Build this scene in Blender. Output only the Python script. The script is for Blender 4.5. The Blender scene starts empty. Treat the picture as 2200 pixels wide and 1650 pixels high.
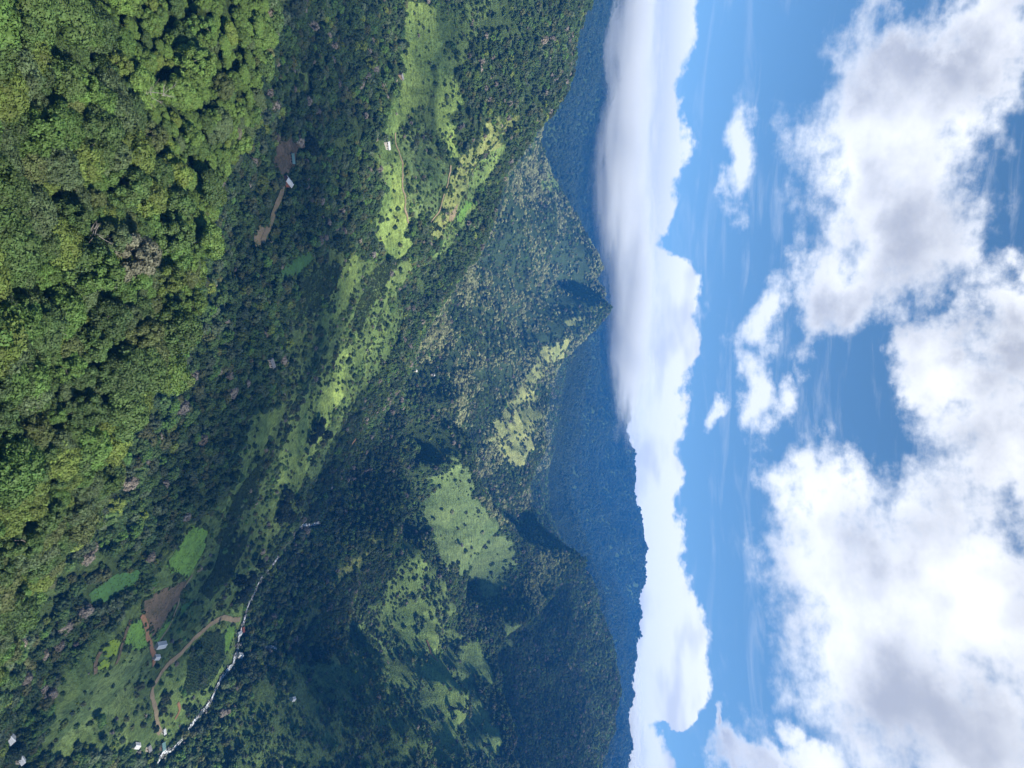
import bpy, bmesh, math, random
import numpy as np
from mathutils import Vector, Matrix
from mathutils.geometry import delaunay_2d_cdt

# ------------------------------------------------------------------ camera, sky, sun, exposure
sc = bpy.context.scene
COL = sc.collection
rng = np.random.default_rng(11)
random.seed(11)

FPX = 1528.0                     # focal length in pixels of the 2200 px long side
PITCH = math.radians(-3.0)
FWD = np.array([0.0, math.cos(PITCH), math.sin(PITCH)])
UPV = np.array([0.0, -math.sin(PITCH), math.cos(PITCH)])
cam_d = bpy.data.cameras.new('drone_camera')
cam = bpy.data.objects.new('drone_camera', cam_d)
COL.objects.link(cam)
cam_d.sensor_fit = 'HORIZONTAL'
cam_d.sensor_width = 36.0
cam_d.lens = 36.0 * FPX / 2200.0
cam_d.clip_start = 1.0
cam_d.clip_end = 60000.0
# the photograph lies on its side: world up points to the right of the frame
m = Matrix.Identity(4)
for r_ in range(3):
    m[r_][0] = UPV[r_]
    m[r_][1] = (-1.0, 0.0, 0.0)[r_]
    m[r_][2] = -FWD[r_]
cam.matrix_world = m
sc.camera = cam

SUN = Vector((0.64, -0.27, 0.70)).normalized()
SUN_EL = math.asin(SUN.z)
SUN_AZ = math.atan2(SUN.x, SUN.y)
SKY_STRENGTH = 0.10
EXPOSURE = 1.12

sun_d = bpy.data.lights.new('sun', 'SUN')
sun_d.energy = 4.8
sun_d.angle = math.radians(1.8)
sun_d.color = (1.0, 0.93, 0.80)
sun = bpy.data.objects.new('sun', sun_d)
COL.objects.link(sun)
sun.rotation_euler = SUN.to_track_quat('Z', 'Y').to_euler()
sun.location = (0, 0, 2500)

sc.view_settings.view_transform = 'Standard'
sc.view_settings.look = 'None'
sc.view_settings.exposure = EXPOSURE
sc.view_settings.gamma = 1.0
sc.view_settings.use_curve_mapping = False
sc.render.engine = 'CYCLES'
cy = sc.cycles
cy.max_bounces = 6
cy.diffuse_bounces = 3
cy.glossy_bounces = 1
cy.transmission_bounces = 2
cy.volume_bounces = 1
cy.transparent_max_bounces = 12
cy.use_adaptive_sampling = True
cy.adaptive_threshold = 0.02
cy.caustics_reflective = False
cy.caustics_refractive = False
cy.sample_clamp_indirect = 6.0


class S:
    """a socket with arithmetic, to keep the node graphs readable"""
    nt = None

    def __init__(self, s): self.s = s

    @staticmethod
    def op(o, *a, clamp=False):
        n = S.nt.nodes.new('ShaderNodeMath'); n.operation = o; n.use_clamp = clamp
        for i, v in enumerate(a):
            if isinstance(v, S): S.nt.links.new(v.s, n.inputs[i])
            else: n.inputs[i].default_value = float(v)
        return S(n.outputs[0])

    def __add__(self, o): return S.op('ADD', self, o)
    def __radd__(self, o): return S.op('ADD', o, self)
    def __sub__(self, o): return S.op('SUBTRACT', self, o)
    def __rsub__(self, o): return S.op('SUBTRACT', o, self)
    def __mul__(self, o): return S.op('MULTIPLY', self, o)
    def __rmul__(self, o): return S.op('MULTIPLY', o, self)
    def __truediv__(self, o): return S.op('DIVIDE', self, o)


def smooth(x, a, b):
    n = S.nt.nodes.new('ShaderNodeMapRange'); n.interpolation_type = 'SMOOTHSTEP'
    S.nt.links.new(x.s, n.inputs[0]); n.inputs[1].default_value = a; n.inputs[2].default_value = b
    return S(n.outputs[0])


def noise(vec, scale, detail=5, rough=0.55, dist=0.0):
    n = S.nt.nodes.new('ShaderNodeTexNoise'); n.noise_dimensions = '2D' if S.nt is world.node_tree else '3D'
    n.inputs['Scale'].default_value = scale; n.inputs['Detail'].default_value = detail
    n.inputs['Roughness'].default_value = rough; n.inputs['Distortion'].default_value = dist
    if vec is not None: S.nt.links.new(vec.s, n.inputs['Vector'])
    return S(n.outputs['Fac'])


def comb(x, y, z):
    n = S.nt.nodes.new('ShaderNodeCombineXYZ')
    for i, v in enumerate((x, y, z)):
        if isinstance(v, S): S.nt.links.new(v.s, n.inputs[i])
        else: n.inputs[i].default_value = v
    return S(n.outputs[0])


def mixc(f, a, b):
    n = S.nt.nodes.new('ShaderNodeMix'); n.data_type = 'RGBA'
    for i, v in ((0, f), (6, a), (7, b)):
        if isinstance(v, S): S.nt.links.new(v.s, n.inputs[i])
        elif i == 0: n.inputs[i].default_value = v
        else: n.inputs[i].default_value = (*v, 1) if len(v) == 3 else v
    return S(n.outputs[2])


def ang(px, py):
    """azimuth and elevation (radians) of a sight line"""
    d = FWD * FPX + UPV * (px - 1100) + np.array([1.0, 0, 0]) * (py - 825)
    return math.atan2(d[0], d[1]), math.atan2(d[2], math.hypot(d[0], d[1]))


# ---- world: Nishita sky with cumulus banks
world = bpy.data.worlds.new('World'); sc.world = world; world.use_nodes = True
nt = world.node_tree; nt.nodes.clear(); S.nt = nt
wout = nt.nodes.new('ShaderNodeOutputWorld'); bg = nt.nodes.new('ShaderNodeBackground')
sky = nt.nodes.new('ShaderNodeTexSky'); sky.sky_type = 'NISHITA'; sky.sun_disc = False
sky.sun_elevation = SUN_EL; sky.sun_rotation = SUN_AZ
sky.altitude = 2200; sky.air_density = 1.0; sky.dust_density = 0.1; sky.ozone_density = 2.5
tc = nt.nodes.new('ShaderNodeTexCoord'); gen = S(tc.outputs['Generated'])
sep = nt.nodes.new('ShaderNodeSeparateXYZ'); nt.links.new(gen.s, sep.inputs[0])
dx, dy, dz = (S(sep.outputs[i]) for i in range(3))
AZ = S.op('ARCTAN2', dx, dy)
EL = S.op('ARCSINE', dz)
zz = S.op('MAXIMUM', dz, 0.04) + 0.10
plane = comb(dx / zz, dy / zz, 0.0)          # cloud layer overhead, so clouds shrink towards the horizon
sph = comb(AZ * 10.0, EL * 14.0, 0.0)
big = noise(plane, 1.6, 4, 0.55, 0.25)
wa = noise(sph, 0.8, 6, 0.58); wb = noise(comb(AZ * 10.0 + 31.0, EL * 14.0 - 17.0, 0.0), 0.8, 6, 0.58)
fine = noise(comb(AZ * 10.0 + 7.0, EL * 14.0, 0.0), 3.2, 6, 0.62)
AZ0, EL0 = AZ, EL
AZ = AZ + (wa - 0.5) * 0.26
EL = EL + (wb - 0.5) * 0.20

# cumulus masses: centre, radii (spots of the photograph), tilt
MASSES = [
    (1930, 300, 205, 275, 20), (2000, 160, 195, 165, 0), (1800, 610, 130, 165, 0), (1930, 500, 190, 220, 0), (2120, 80, 140, 140, 0),
    (2150, 640, 130, 140, 0), (2230, 760, 150, 190, 0), (2080, 820, 120, 150, 0),
    (1780, 1080, 130, 160, 20), (1830, 1260, 190, 210, 0), (2040, 1250, 290, 320, 0), (1990, 1540, 280, 250, 0), (1900, 1420, 220, 220, 0), (1800, 1200, 170, 170, 0), (2140, 960, 190, 190, 0),
    (1590, 1620, 70, 90, 0), (1700, 1670, 120, 80, 0), (1540, 1530, 26, 60, 0),
]
BANK = [
    (1375, 60, 105, 190), (1380, 270, 95, 200), (1345, 470, 95, 150), (1400, 620, 98, 95), (1410, 735, 105, 105), (1360, 860, 115, 140),
    (1370, 1020, 110, 140), (1370, 1180, 110, 140), (1380, 1330, 118, 140), (1400, 1445, 108, 100), (1330, 1600, 80, 150), (1440, 1530, 36, 50),
    (1330, -150, 130, 250), (1330, 1850, 130, 250),
]


def blob(px, py, rx, ry, tilt=0.0):
    a0, e0 = ang(px, py)
    sx = ry / FPX * math.cos(e0); se = rx / FPX * math.cos(e0) ** 1.5
    u = AZ - a0; v = EL - e0
    if tilt:
        t = math.radians(tilt); c, s_ = math.cos(t), math.sin(t)
        u, v = u * c + v * s_, v * c - u * s_
    u = u * (1 / sx); v = v * (1 / se)
    return 1.0 - S.op('SQRT', S.op('MULTIPLY_ADD', u, u, v * v))


def union(items, k=0.35):
    f = None
    for it in items:
        b = blob(*it)
        if f is None: f = b
        else:
            n = S.nt.nodes.new('ShaderNodeMath'); n.operation = 'SMOOTH_MAX'
            nt.links.new(f.s, n.inputs[0]); nt.links.new(b.s, n.inputs[1]); n.inputs[2].default_value = k
            f = S(n.outputs[0])
    return f


fm = union(MASSES, 0.3)
fm = S.op('MAXIMUM', fm, (big - 0.68) * 3.0)
AZ = AZ0 + (wa - 0.5) * 0.10
EL = EL0 + (wb - 0.5) * 0.07
fb = union(BANK, 0.2)
fs = union([(1590, 345, 40, 118, 0), (1640, 690, 50, 110, -14), (1622, 850, 44, 110, 10), (1545, 872, 24, 30, 0), (1690, 840, 40, 60, 0)], 0.2)
AZ, EL = AZ0, EL0
soft = noise(sph, 0.55, 2, 0.5)
a_m = smooth(fm + (fine - 0.5) * 0.66, -0.08, 0.66)
a_b = smooth(fb + (fine - 0.5) * 0.32, 0.00, 0.14)
a_m = S.op('MAXIMUM', a_m, smooth(fs + (fine - 0.5) * 1.1, 0.0, 0.75) * 0.85)
# thin cirrus
cir = noise(comb(AZ * 5.0 + EL * 3.0, EL * 40.0, 0.0), 1.2, 5, 0.6, 0.4)
a_c = smooth(cir, 0.50, 0.88) * smooth(EL, 0.10, 0.19) * 0.22
# sunlit rims stay white, thick parts turn grey
mottle = smooth(soft * 0.75 + wb * 0.25 + (fine - 0.5) * 0.12, 0.30, 0.68)
thick = smooth(fm + (wa - 0.5) * 0.6, -0.05, 0.85)
bankg = smooth(noise(comb(AZ * 7.0, EL * 22.0 + 5.0, 0.0), 1.0, 3, 0.5), 0.45, 0.72)
left = smooth(AZ, 0.05, -0.35)
K = 1.0 / (SKY_STRENGTH * 2 ** EXPOSURE)
white = (1.32 * K, 1.33 * K, 1.34 * K)
grey = (0.56 * K, 0.58 * K, 0.64 * K)
ccol = mixc(thick * mottle, white, grey)
bcol = mixc(S.op('MAXIMUM', bankg * 0.5, left * 0.5 * smooth(EL, 0.19, 0.13)), white, grey)
skyc = nt.nodes.new('ShaderNodeHueSaturation'); skyc.inputs['Saturation'].default_value = 1.08; skyc.inputs['Hue'].default_value = 0.488; skyc.inputs['Value'].default_value = 0.70
nt.links.new(sky.outputs[0], skyc.inputs['Color'])
col = mixc(a_c, S(skyc.outputs[0]), white)
col = mixc(a_m, col, ccol)
col = mixc(a_b, col, bcol)
nt.links.new(col.s, bg.inputs[0])
bg.inputs[1].default_value = SKY_STRENGTH
nt.links.new(bg.outputs[0], wout.inputs[0])
world.cycles.sampling_method = 'MANUAL'
world.cycles.sample_map_resolution = 512


# ------------------------------------------------------------------ helpers
def link(o, parent=None):
    COL.objects.link(o)
    if parent is not None: o.parent = parent
    return o


def tag(o, label=None, cat=None, group=None, kind=None):
    if label: o['label'] = label
    if cat: o['category'] = cat
    if group: o['group'] = group
    if kind: o['kind'] = kind
    return o


def empty(name, loc=(0, 0, 0), rz=0.0):
    o = bpy.data.objects.new(name, None)
    o.location = loc; o.rotation_euler = (0, 0, rz); o.empty_display_size = 1.0
    return link(o)


def mesh_np(name, V, F, mats=(), mi=None, smooth_=False):
    """mesh from numpy vertices and quads/tris (index -1 pads a tri)"""
    me = bpy.data.meshes.new(name)
    V = np.asarray(V, np.float32)
    F = np.asarray(F, np.int32)
    me.vertices.add(len(V)); me.vertices.foreach_set('co', V.ravel())
    k = (F >= 0).sum(1)
    st = np.concatenate([[0], np.cumsum(k)[:-1]]).astype(np.int32)
    loops = F[F >= 0].astype(np.int32)
    me.loops.add(len(loops)); me.loops.foreach_set('vertex_index', loops)
    me.polygons.add(len(F)); me.polygons.foreach_set('loop_start', st)
    if mi is not None: me.polygons.foreach_set('material_index', np.asarray(mi, np.int32))
    if smooth_: me.polygons.foreach_set('use_smooth', np.ones(len(F), bool))
    for m_ in mats: me.materials.append(m_)
    me.update(calc_edges=True)
    return me


def hash2(ix, iy, seed):
    h = (ix.astype(np.int64) * 374761393 + iy.astype(np.int64) * 668265263 + seed * 974634777) & 0xFFFFFFFF
    h = ((h ^ (h >> 13)) * 1274126177) & 0xFFFFFFFF
    h = (h ^ (h >> 16)) & 0xFFFFFFFF
    return h / 4294967295.0


def vnoise(x, y, seed=0):
    ix, iy = np.floor(x), np.floor(y)
    fx, fy = x - ix, y - iy
    u = fx * fx * fx * (fx * (fx * 6 - 15) + 10); v = fy * fy * fy * (fy * (fy * 6 - 15) + 10)

    def g(ox, oy):
        a = hash2(ix + ox, iy + oy, seed) * 2 * np.pi
        return np.cos(a) * (fx - ox) + np.sin(a) * (fy - oy)
    return ((g(0, 0) * (1 - u) + g(1, 0) * u) * (1 - v) + (g(0, 1) * (1 - u) + g(1, 1) * u) * v) * 1.5


def fbm(x, y, oct_=4, seed=0, ridged=False):
    s = np.zeros_like(x); a = 1.0; n = 0.0
    for o in range(oct_):
        v = vnoise(x * 2 ** o + 17.3 * o, y * 2 ** o - 9.1 * o, seed + o)
        s += a * ((1 - 2 * np.abs(v)) if ridged else v); n += a; a *= 0.5
    return s / n


def ray(px, py):
    return FWD * FPX + UPV * (px - 1100) + np.array([1.0, 0, 0]) * (py - 825)


def pt(px, py, dist):
    """point on the sight line of a spot in the photograph at a forward distance in metres"""
    d = ray(px, py)
    return d * (dist / d[1])


def project(P):
    P = np.asarray(P, float)
    f = P @ FWD
    return 1100 + FPX * (P @ UPV) / f, 825 + FPX * P[..., 0] / f


# ------------------------------------------------------------------ terrain: surveyed ridges and valleys, then a smooth surface through them
CTRL = []


def line(pts, back=None, n=1, far=False):
    P = [pt(p[0], p[1], 1450 + (p[2] - 1450) * 1.8 if far and p[2] > 1450 else p[2]) for p in pts]
    for i, p in enumerate(P):
        CTRL.append(p)
        if n > 1 and i + 1 < len(P):
            for k in range(1, n): CTRL.append(p + (P[i + 1] - p) * k / n)
        if back:
            q = p * back[0]; q[2] -= back[1]; CTRL.append(q)


# near spur under the drone
line([(-150, -300, 112), (-150, 300, 112), (-150, 800, 122), (-150, 1200, 150), (-150, 1600, 260), (-150, 2000, 330)])
line([(0, -250, 160), (0, 0, 150), (0, 400, 146), (0, 800, 156), (0, 1050, 176), (0, 1200, 225), (0, 1330, 300), (0, 1450, 390), (0, 1600, 430), (0, 1850, 450)])
line([(250, -150, 215), (250, 150, 208), (250, 450, 196), (250, 750, 200), (130, 1050, 205)])
line([(575, -250, 330), (575, -100, 320), (572, 0, 310), (535, 180, 290), (450, 350, 270), (408, 500, 262), (372, 650, 255), (305, 800, 243), (258, 900, 237),
      (175, 1050, 234), (115, 1150, 250)], back=(1.4, 26), n=2)
# left hillside, first strip beyond the near crest
line([(615, -200, 560), (615, 0, 540), (580, 180, 520), (500, 350, 500), (460, 500, 490), (430, 650, 470), (360, 800, 450), (320, 900, 440), (235, 1050, 430),
      (170, 1150, 425), (100, 1280, 420), (100, 1450, 450), (100, 1600, 480), (100, 1850, 500)])
line([(610, 390, 600), (700, 100, 690), (700, -200, 680), (700, 300, 700), (760, 500, 780), (640, 600, 640), (600, 700, 620), (560, 800, 590), (600, 900, 700),
      (500, 950, 570), (450, 1050, 550), (540, 1050, 680), (400, 1150, 530), (350, 1280, 530), (300, 1330, 510), (330, 1400, 565), (440, 1250, 640), (440, 1345, 680),
      (200, 1450, 480), (250, 1550, 540), (330, 1500, 595), (330, 1560, 615), (480, 1420, 740)])
line([(820, 100, 800), (820, -200, 780), (850, 200, 830), (830, 313, 830), (860, 400, 870), (850, 500, 900), (780, 600, 850), (700, 700, 800), (780, 750, 950),
      (680, 850, 850), (700, 950, 920), (640, 1040, 850), (620, 1120, 862)])
line([(950, -200, 880), (950, 50, 900), (950, 180, 915), (930, 300, 930), (1000, 80, 930), (1100, -150, 960), (1100, 50, 980), (1100, 150, 1000)])
line([(1110, 210, 1030), (1060, 270, 1020), (1000, 400, 1010), (930, 520, 990), (880, 600, 980)], back=(1.06, 16), n=2)
line([(1290, -350, 1050), (1260, -150, 1050), (1220, 0, 1060), (1180, 150, 1090), (1110, 290, 1130), (1040, 430, 1150), (1000, 550, 1160), (950, 640, 1160),
      (880, 760, 1135), (820, 840, 1105), (760, 950, 1062), (710, 1060, 1030)], back=(1.22, 26), n=2)
# river and valley floor
RIVER_PX = [(180, 1900, 560), (300, 1700, 620), (350, 1625, 645), (380, 1590, 664), (445, 1510, 706), (500, 1420, 760), (512, 1370, 778), (530, 1300, 797), (560, 1240, 838),
            (600, 1190, 888), (630, 1145, 930), (660, 1130, 968), (690, 1122, 1010)]
line(RIVER_PX, n=2)
line([(740, 1010, 1100), (800, 890, 1200), (860, 800, 1310), (905, 735, 1420), (945, 650, 1520), (990, 560, 1640)])
# right flank: river spur, side stream, pasture spur, upper spur
line([(840, 827, 1262), (893, 850, 1300), (933, 883, 1315), (960, 930, 1318), (985, 985, 1320), (1017, 990, 1380), (1027, 1060, 1460), (1060, 1115, 1540),
      (1110, 1162, 1620), (1165, 1180, 1760), (1230, 1195, 1860), (1242, 1206, 1890)], back=(1.10, 22), n=2)
line([(1242, 1208, 1890), (1215, 1226, 1840), (1195, 1260, 1790), (1178, 1292, 1730), (1150, 1320, 1660), (1105, 1338, 1570)], back=(1.09, 48), n=2)
line([(830, 1153, 1120), (763, 1223, 1050), (683, 1317, 965), (617, 1377, 900)], n=2)
line([(560, 1392, 832), (640, 1400, 950), (740, 1365, 1085), (850, 1310, 1225), (960, 1312, 1370), (1040, 1345, 1580), (1110, 1375, 1800), (1170, 1365, 1950), (1215, 1310, 2080)])
line([(830, 950, 1195), (890, 960, 1252), (862, 890, 1258), (930, 1000, 1290), (870, 1060, 1210), (800, 1060, 1125), (900, 1200, 1270), (960, 1150, 1390), (1000, 1200, 1490), (1060, 1250, 1610), (1140, 1270, 1740)])
line([(1257, 1240, 2300), (1283, 1333, 2380), (1303, 1390, 2360), (1323, 1470, 2300), (1310, 1527, 2240), (1283, 1580, 2180), (1273, 1650, 2120), (1265, 1850, 2050)], back=(1.25, 60), n=2)
line([(1150, 1450, 1880), (1220, 1470, 2040), (720, 1470, 930), (600, 1480, 815), (600, 1630, 795), (520, 1600, 742), (450, 1600, 706),
      (850, 1640, 980), (1050, 1620, 1380), (1160, 1640, 1780), (700, 1850, 800), (950, 1850, 1100), (1150, 1900, 1500)])
line([(927, 1353, 1290), (955, 1420, 1270), (977, 1483, 1240), (985, 1560, 1200), (1000, 1640, 1150)], back=(1.06, 24), n=2)
line([(1047, 1400, 1480), (1065, 1470, 1450), (1080, 1550, 1400), (1085, 1650, 1350)], back=(1.06, 26), n=2)
line([(803, 1417, 1090), (850, 1480, 1075), (890, 1540, 1060), (920, 1630, 1040)], back=(1.06, 18), n=2)
line([(980, 1250, 1500), (1050, 1133, 1490), (1015, 1190, 1480)], back=(1.04, 10))
# mountain across the side valley and its lit spur
line([(1127, 290, 2000), (1183, 400, 2060), (1212, 445, 2080), (1250, 510, 2100), (1290, 580, 2110), (1300, 660, 2090), (1210, 770, 1990), (1163, 817, 1900), (1160, 867, 1840),
      (1153, 917, 1780), (1150, 980, 1720), (1117, 1020, 1660)], back=(1.16, 70), n=2, far=True)
line([(1000, 600, 1620), (1050, 600, 1720), (1100, 430, 1800), (950, 860, 1450), (1000, 750, 1530), (1060, 1000, 1600)], far=True)
line([(1290, 655, 2060), (1220, 720, 1900), (1150, 767, 1800), (1083, 870, 1650), (1020, 962, 1560)], far=True)
line([(1100, 700, 1800), (1140, 660, 1960), (1180, 615, 2060), (1235, 600, 2120), (1060, 720, 1640)], far=True)
line([(1060, 500, 1690), (1120, 480, 1770), (1175, 480, 1900), (1205, 465, 2040)], far=True)
# far valley head
line([(1080, 1060, 1760), (1110, 1110, 1900), (1180, 900, 2250), (1200, 850, 2400), (1250, 800, 2700), (1150, 1080, 2300), (1200, 1100, 2700), (1250, 1000, 3000), (1270, 1225, 2500),
      (1290, 1290, 2800)], far=True)
line([(1305, 700, 3700), (1328, 850, 3650), (1333, 1000, 3600), (1350, 1100, 3500), (1364, 1200, 3400), (1350, 1320, 3450), (1325, 1420, 3550), (1300, 1530, 3700), (1335, 1600, 4300), (1340, 1750, 4500)],
     back=(1.3, 90), n=2, far=True)
line([(1215, -100, 1900), (1222, 60, 1900), (1180, 190, 2150), (1250, 150, 2400), (1285, 200, 2700), (1325, 240, 3000), (1240, 300, 2800), (1200, 350, 2600), (1310, 400, 3300),
      (1335, 300, 3500), (1345, 100, 3200), (1345, -200, 3000), (1335, 480, 3600), (1345, 600, 3700), (1250, 450, 3000)], far=True)
for x, y, z in [(-6500, 8500, 650), (-3000, 8600, 600), (0, 8600, 560), (3000, 8800, 580), (6500, 8500, 620), (-6000, 3500, 400), (5500, 3500, 400), (-9000, 11000, 450), (0, 12000, 420),
                (9000, 11000, 450), (-1500, 1200, 200), (-1300, 400, 20), (-700, 150, -70), (-300, 0, -90), (0, 0, -95), (300, 0, -190), (900, 300, -200), (1500, 1200, 60), (2500, 2500, 200)]:
    CTRL.append(np.array([x, y, z], float))
CTRL = np.array(CTRL)
# thin out near-duplicates, then solve
keep = []
for i, p in enumerate(CTRL):
    if all(np.hypot(*(p[:2] - CTRL[j][:2])) > 0.012 * np.hypot(*p[:2]) + 1.0 for j in keep): keep.append(i)
CTRL = CTRL[keep]
_n = len(CTRL)


def kern(x, y):
    d2 = (x[..., None] - CTRL[:, 0]) ** 2 + (y[..., None] - CTRL[:, 1]) ** 2
    return np.sqrt(d2 + 64.0)


_A = np.zeros((_n + 3, _n + 3))
_A[:_n, :_n] = kern(CTRL[:, 0], CTRL[:, 1]) + np.eye(_n) * 0.15
_A[:_n, _n] = 1; _A[:_n, _n + 1:] = CTRL[:, :2] / 1000
_A[_n:, :_n] = _A[:_n, _n:].T
_w = np.linalg.solve(_A, np.concatenate([CTRL[:, 2], [0, 0, 0]]))


RIV0 = np.array([pt(*p)[:2] for p in RIVER_PX])


def seg_dist(pl, x, y):
    d = np.full(x.shape, 1e9)
    for a, b in zip(pl[:-1], pl[1:]):
        v = b - a; L = v @ v + 1e-9
        t = np.clip(((x - a[0]) * v[0] + (y - a[1]) * v[1]) / L, 0, 1)
        d = np.minimum(d, np.hypot(x - a[0] - t * v[0], y - a[1] - t * v[1]))
    return d


def height(x, y):
    x = np.asarray(x, float).ravel(); y = np.asarray(y, float).ravel()
    z = np.empty_like(x)
    for s in range(0, len(x), 20000):
        xx, yy = x[s:s + 20000], y[s:s + 20000]
        z[s:s + 20000] = kern(xx, yy) @ _w[:_n] + _w[_n] + xx / 1000 * _w[_n + 1] + yy / 1000 * _w[_n + 2]
    r = np.hypot(x, y)
    a = np.clip((r - 300) / 1500, 0, 1)
    dr = np.clip((seg_dist(RIV0, x, y) - 5) / 70, 0, 1)
    wx, wy = x + 60 * fbm(x / 300, y / 300, 2, 13), y + 60 * fbm(x / 300, y / 300, 2, 14)
    z += (fbm(wx / 230, wy / 230, 4, 3, True) - 0.25) * (5.0 + 27 * np.clip((r - 350) / 900, 0, 1)) * np.clip((r - 60) / 300, 0, 1) * dr
    z += (fbm(x / 95, y / 95, 3, 7, True) - 0.25) * (1.5 + 8 * a) * np.clip((r - 200) / 300, 0, 1) * dr
    z += (fbm(x / 700, y / 700, 4, 9, True) - 0.25) * 130 * np.clip((r - 2300) / 2500, 0, 1)
    z += fbm(x / 45, y / 45, 3, 5) * (1.6 + 2.0 * a)
    return z


NT_ = 740
TH = np.radians(np.linspace(-40, 40, NT_))
R0, R1 = 45.0, 12000.0
_s = np.log(np.array([R0, 380.0, 2300.0, R1]))
LR = np.concatenate([np.linspace(_s[0], _s[1], 170)[:-1], np.linspace(_s[1], _s[2], 440)[:-1], np.linspace(_s[2], _s[3], 130)])
NR_ = len(LR)
tt, ll = np.meshgrid(TH, LR, indexing='ij')
GX, GY = np.sin(tt) * np.exp(ll), np.cos(tt) * np.exp(ll)
GZ = height(GX, GY).reshape(GX.shape)


def hz(x, y):
    x = np.asarray(x, float); y = np.asarray(y, float)
    t = (np.arctan2(x, y) - TH[0]) / (TH[1] - TH[0]); l = np.interp(np.log(np.maximum(np.hypot(x, y), R0)), LR, np.arange(NR_))
    t = np.clip(t, 0, NT_ - 1.001); l = np.clip(l, 0, NR_ - 1.001)
    i, j = t.astype(int), l.astype(int); f, g = t - i, l - j
    return (GZ[i, j] * (1 - f) + GZ[i + 1, j] * f) * (1 - g) + (GZ[i, j + 1] * (1 - f) + GZ[i + 1, j + 1] * f) * g


RR = np.exp(np.linspace(math.log(60), math.log(11000), 2800))


def at(px, py, lift=0.0):
    """where the sight line of a spot in the photograph meets the ground"""
    d = ray(px, py); h = math.hypot(d[0], d[1])
    x, y = d[0] / h * RR, d[1] / h * RR
    g = hz(x, y) + lift
    hit = np.nonzero(g >= d[2] / h * RR)[0]
    k = hit[0] if len(hit) else len(RR) - 1
    return np.array([x[k], y[k], hz(x[k], y[k])])


def poly_at(pxs): return np.array([at(*p)[:2] for p in pxs])


def inside(poly, x, y):
    r = np.zeros(x.shape, bool); n = len(poly)
    b = (x >= poly[:, 0].min()) & (x <= poly[:, 0].max()) & (y >= poly[:, 1].min()) & (y <= poly[:, 1].max())
    xs, ys = x[b], y[b]; q = np.zeros(xs.shape, bool); j = n - 1
    for i in range(n):
        xi, yi = poly[i]; xj, yj = poly[j]
        c = ((yi > ys) != (yj > ys)) & (xs < (xj - xi) * (ys - yi) / ((yj - yi) if yj != yi else 1e-9) + xi)
        q ^= c; j = i
    r[b] = q
    return r


# ---- land cover, laid out on the ground in metres
PASTURE = {  # lighter grass colours paint sunlight onto pastures, crests and spurs
    'lit': (0.138, 0.195, 0.058), 'mid': (0.108, 0.158, 0.050), 'cool': (0.092, 0.135, 0.052), 'lit_grass': (0.165, 0.188, 0.068), 'lit_spine': (0.200, 0.225, 0.085), 'scrub': (0.082, 0.122, 0.042), 'floor': (0.034, 0.056, 0.026),
}
SCRUB = [
    ([(95, 1500), (150, 1410), (255, 1330), (330, 1245), (395, 1130), (470, 1085), (615, 1065), (660, 1090), (620, 1132), (560, 1232), (522, 1290), (508, 1400), (440, 1500), (350, 1605), (100, 1640)], 'scrub', 0.16),
    ([(640, 560), (720, 540), (860, 560), (890, 560), (870, 690), (775, 840), (715, 960), (668, 1058), (600, 1060), (480, 1110), (520, 950), (600, 780)], 'scrub', 0.24),
    ([(800, 1000), (860, 1180), (820, 1280), (760, 1330), (700, 1420), (660, 1640), (900, 1640), (1000, 1640), (1080, 1600), (1000, 1380), (960, 1260)], 'scrub', 0.6),
    ([(560, 1420), (700, 1425), (760, 1500), (700, 1640), (520, 1645), (500, 1560)], 'scrub', 0.4),
    ([(820, 480), (880, 350), (930, 250), (1000, 120), (1060, 10), (950, 5), (880, 150), (800, 300)], 'scrub', 0.5),
    ([(935, 800), (1030, 560), (1100, 400), (1250, 520), (1290, 640), (1150, 760), (1080, 850)], 'floor', 0.85),
]
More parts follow.
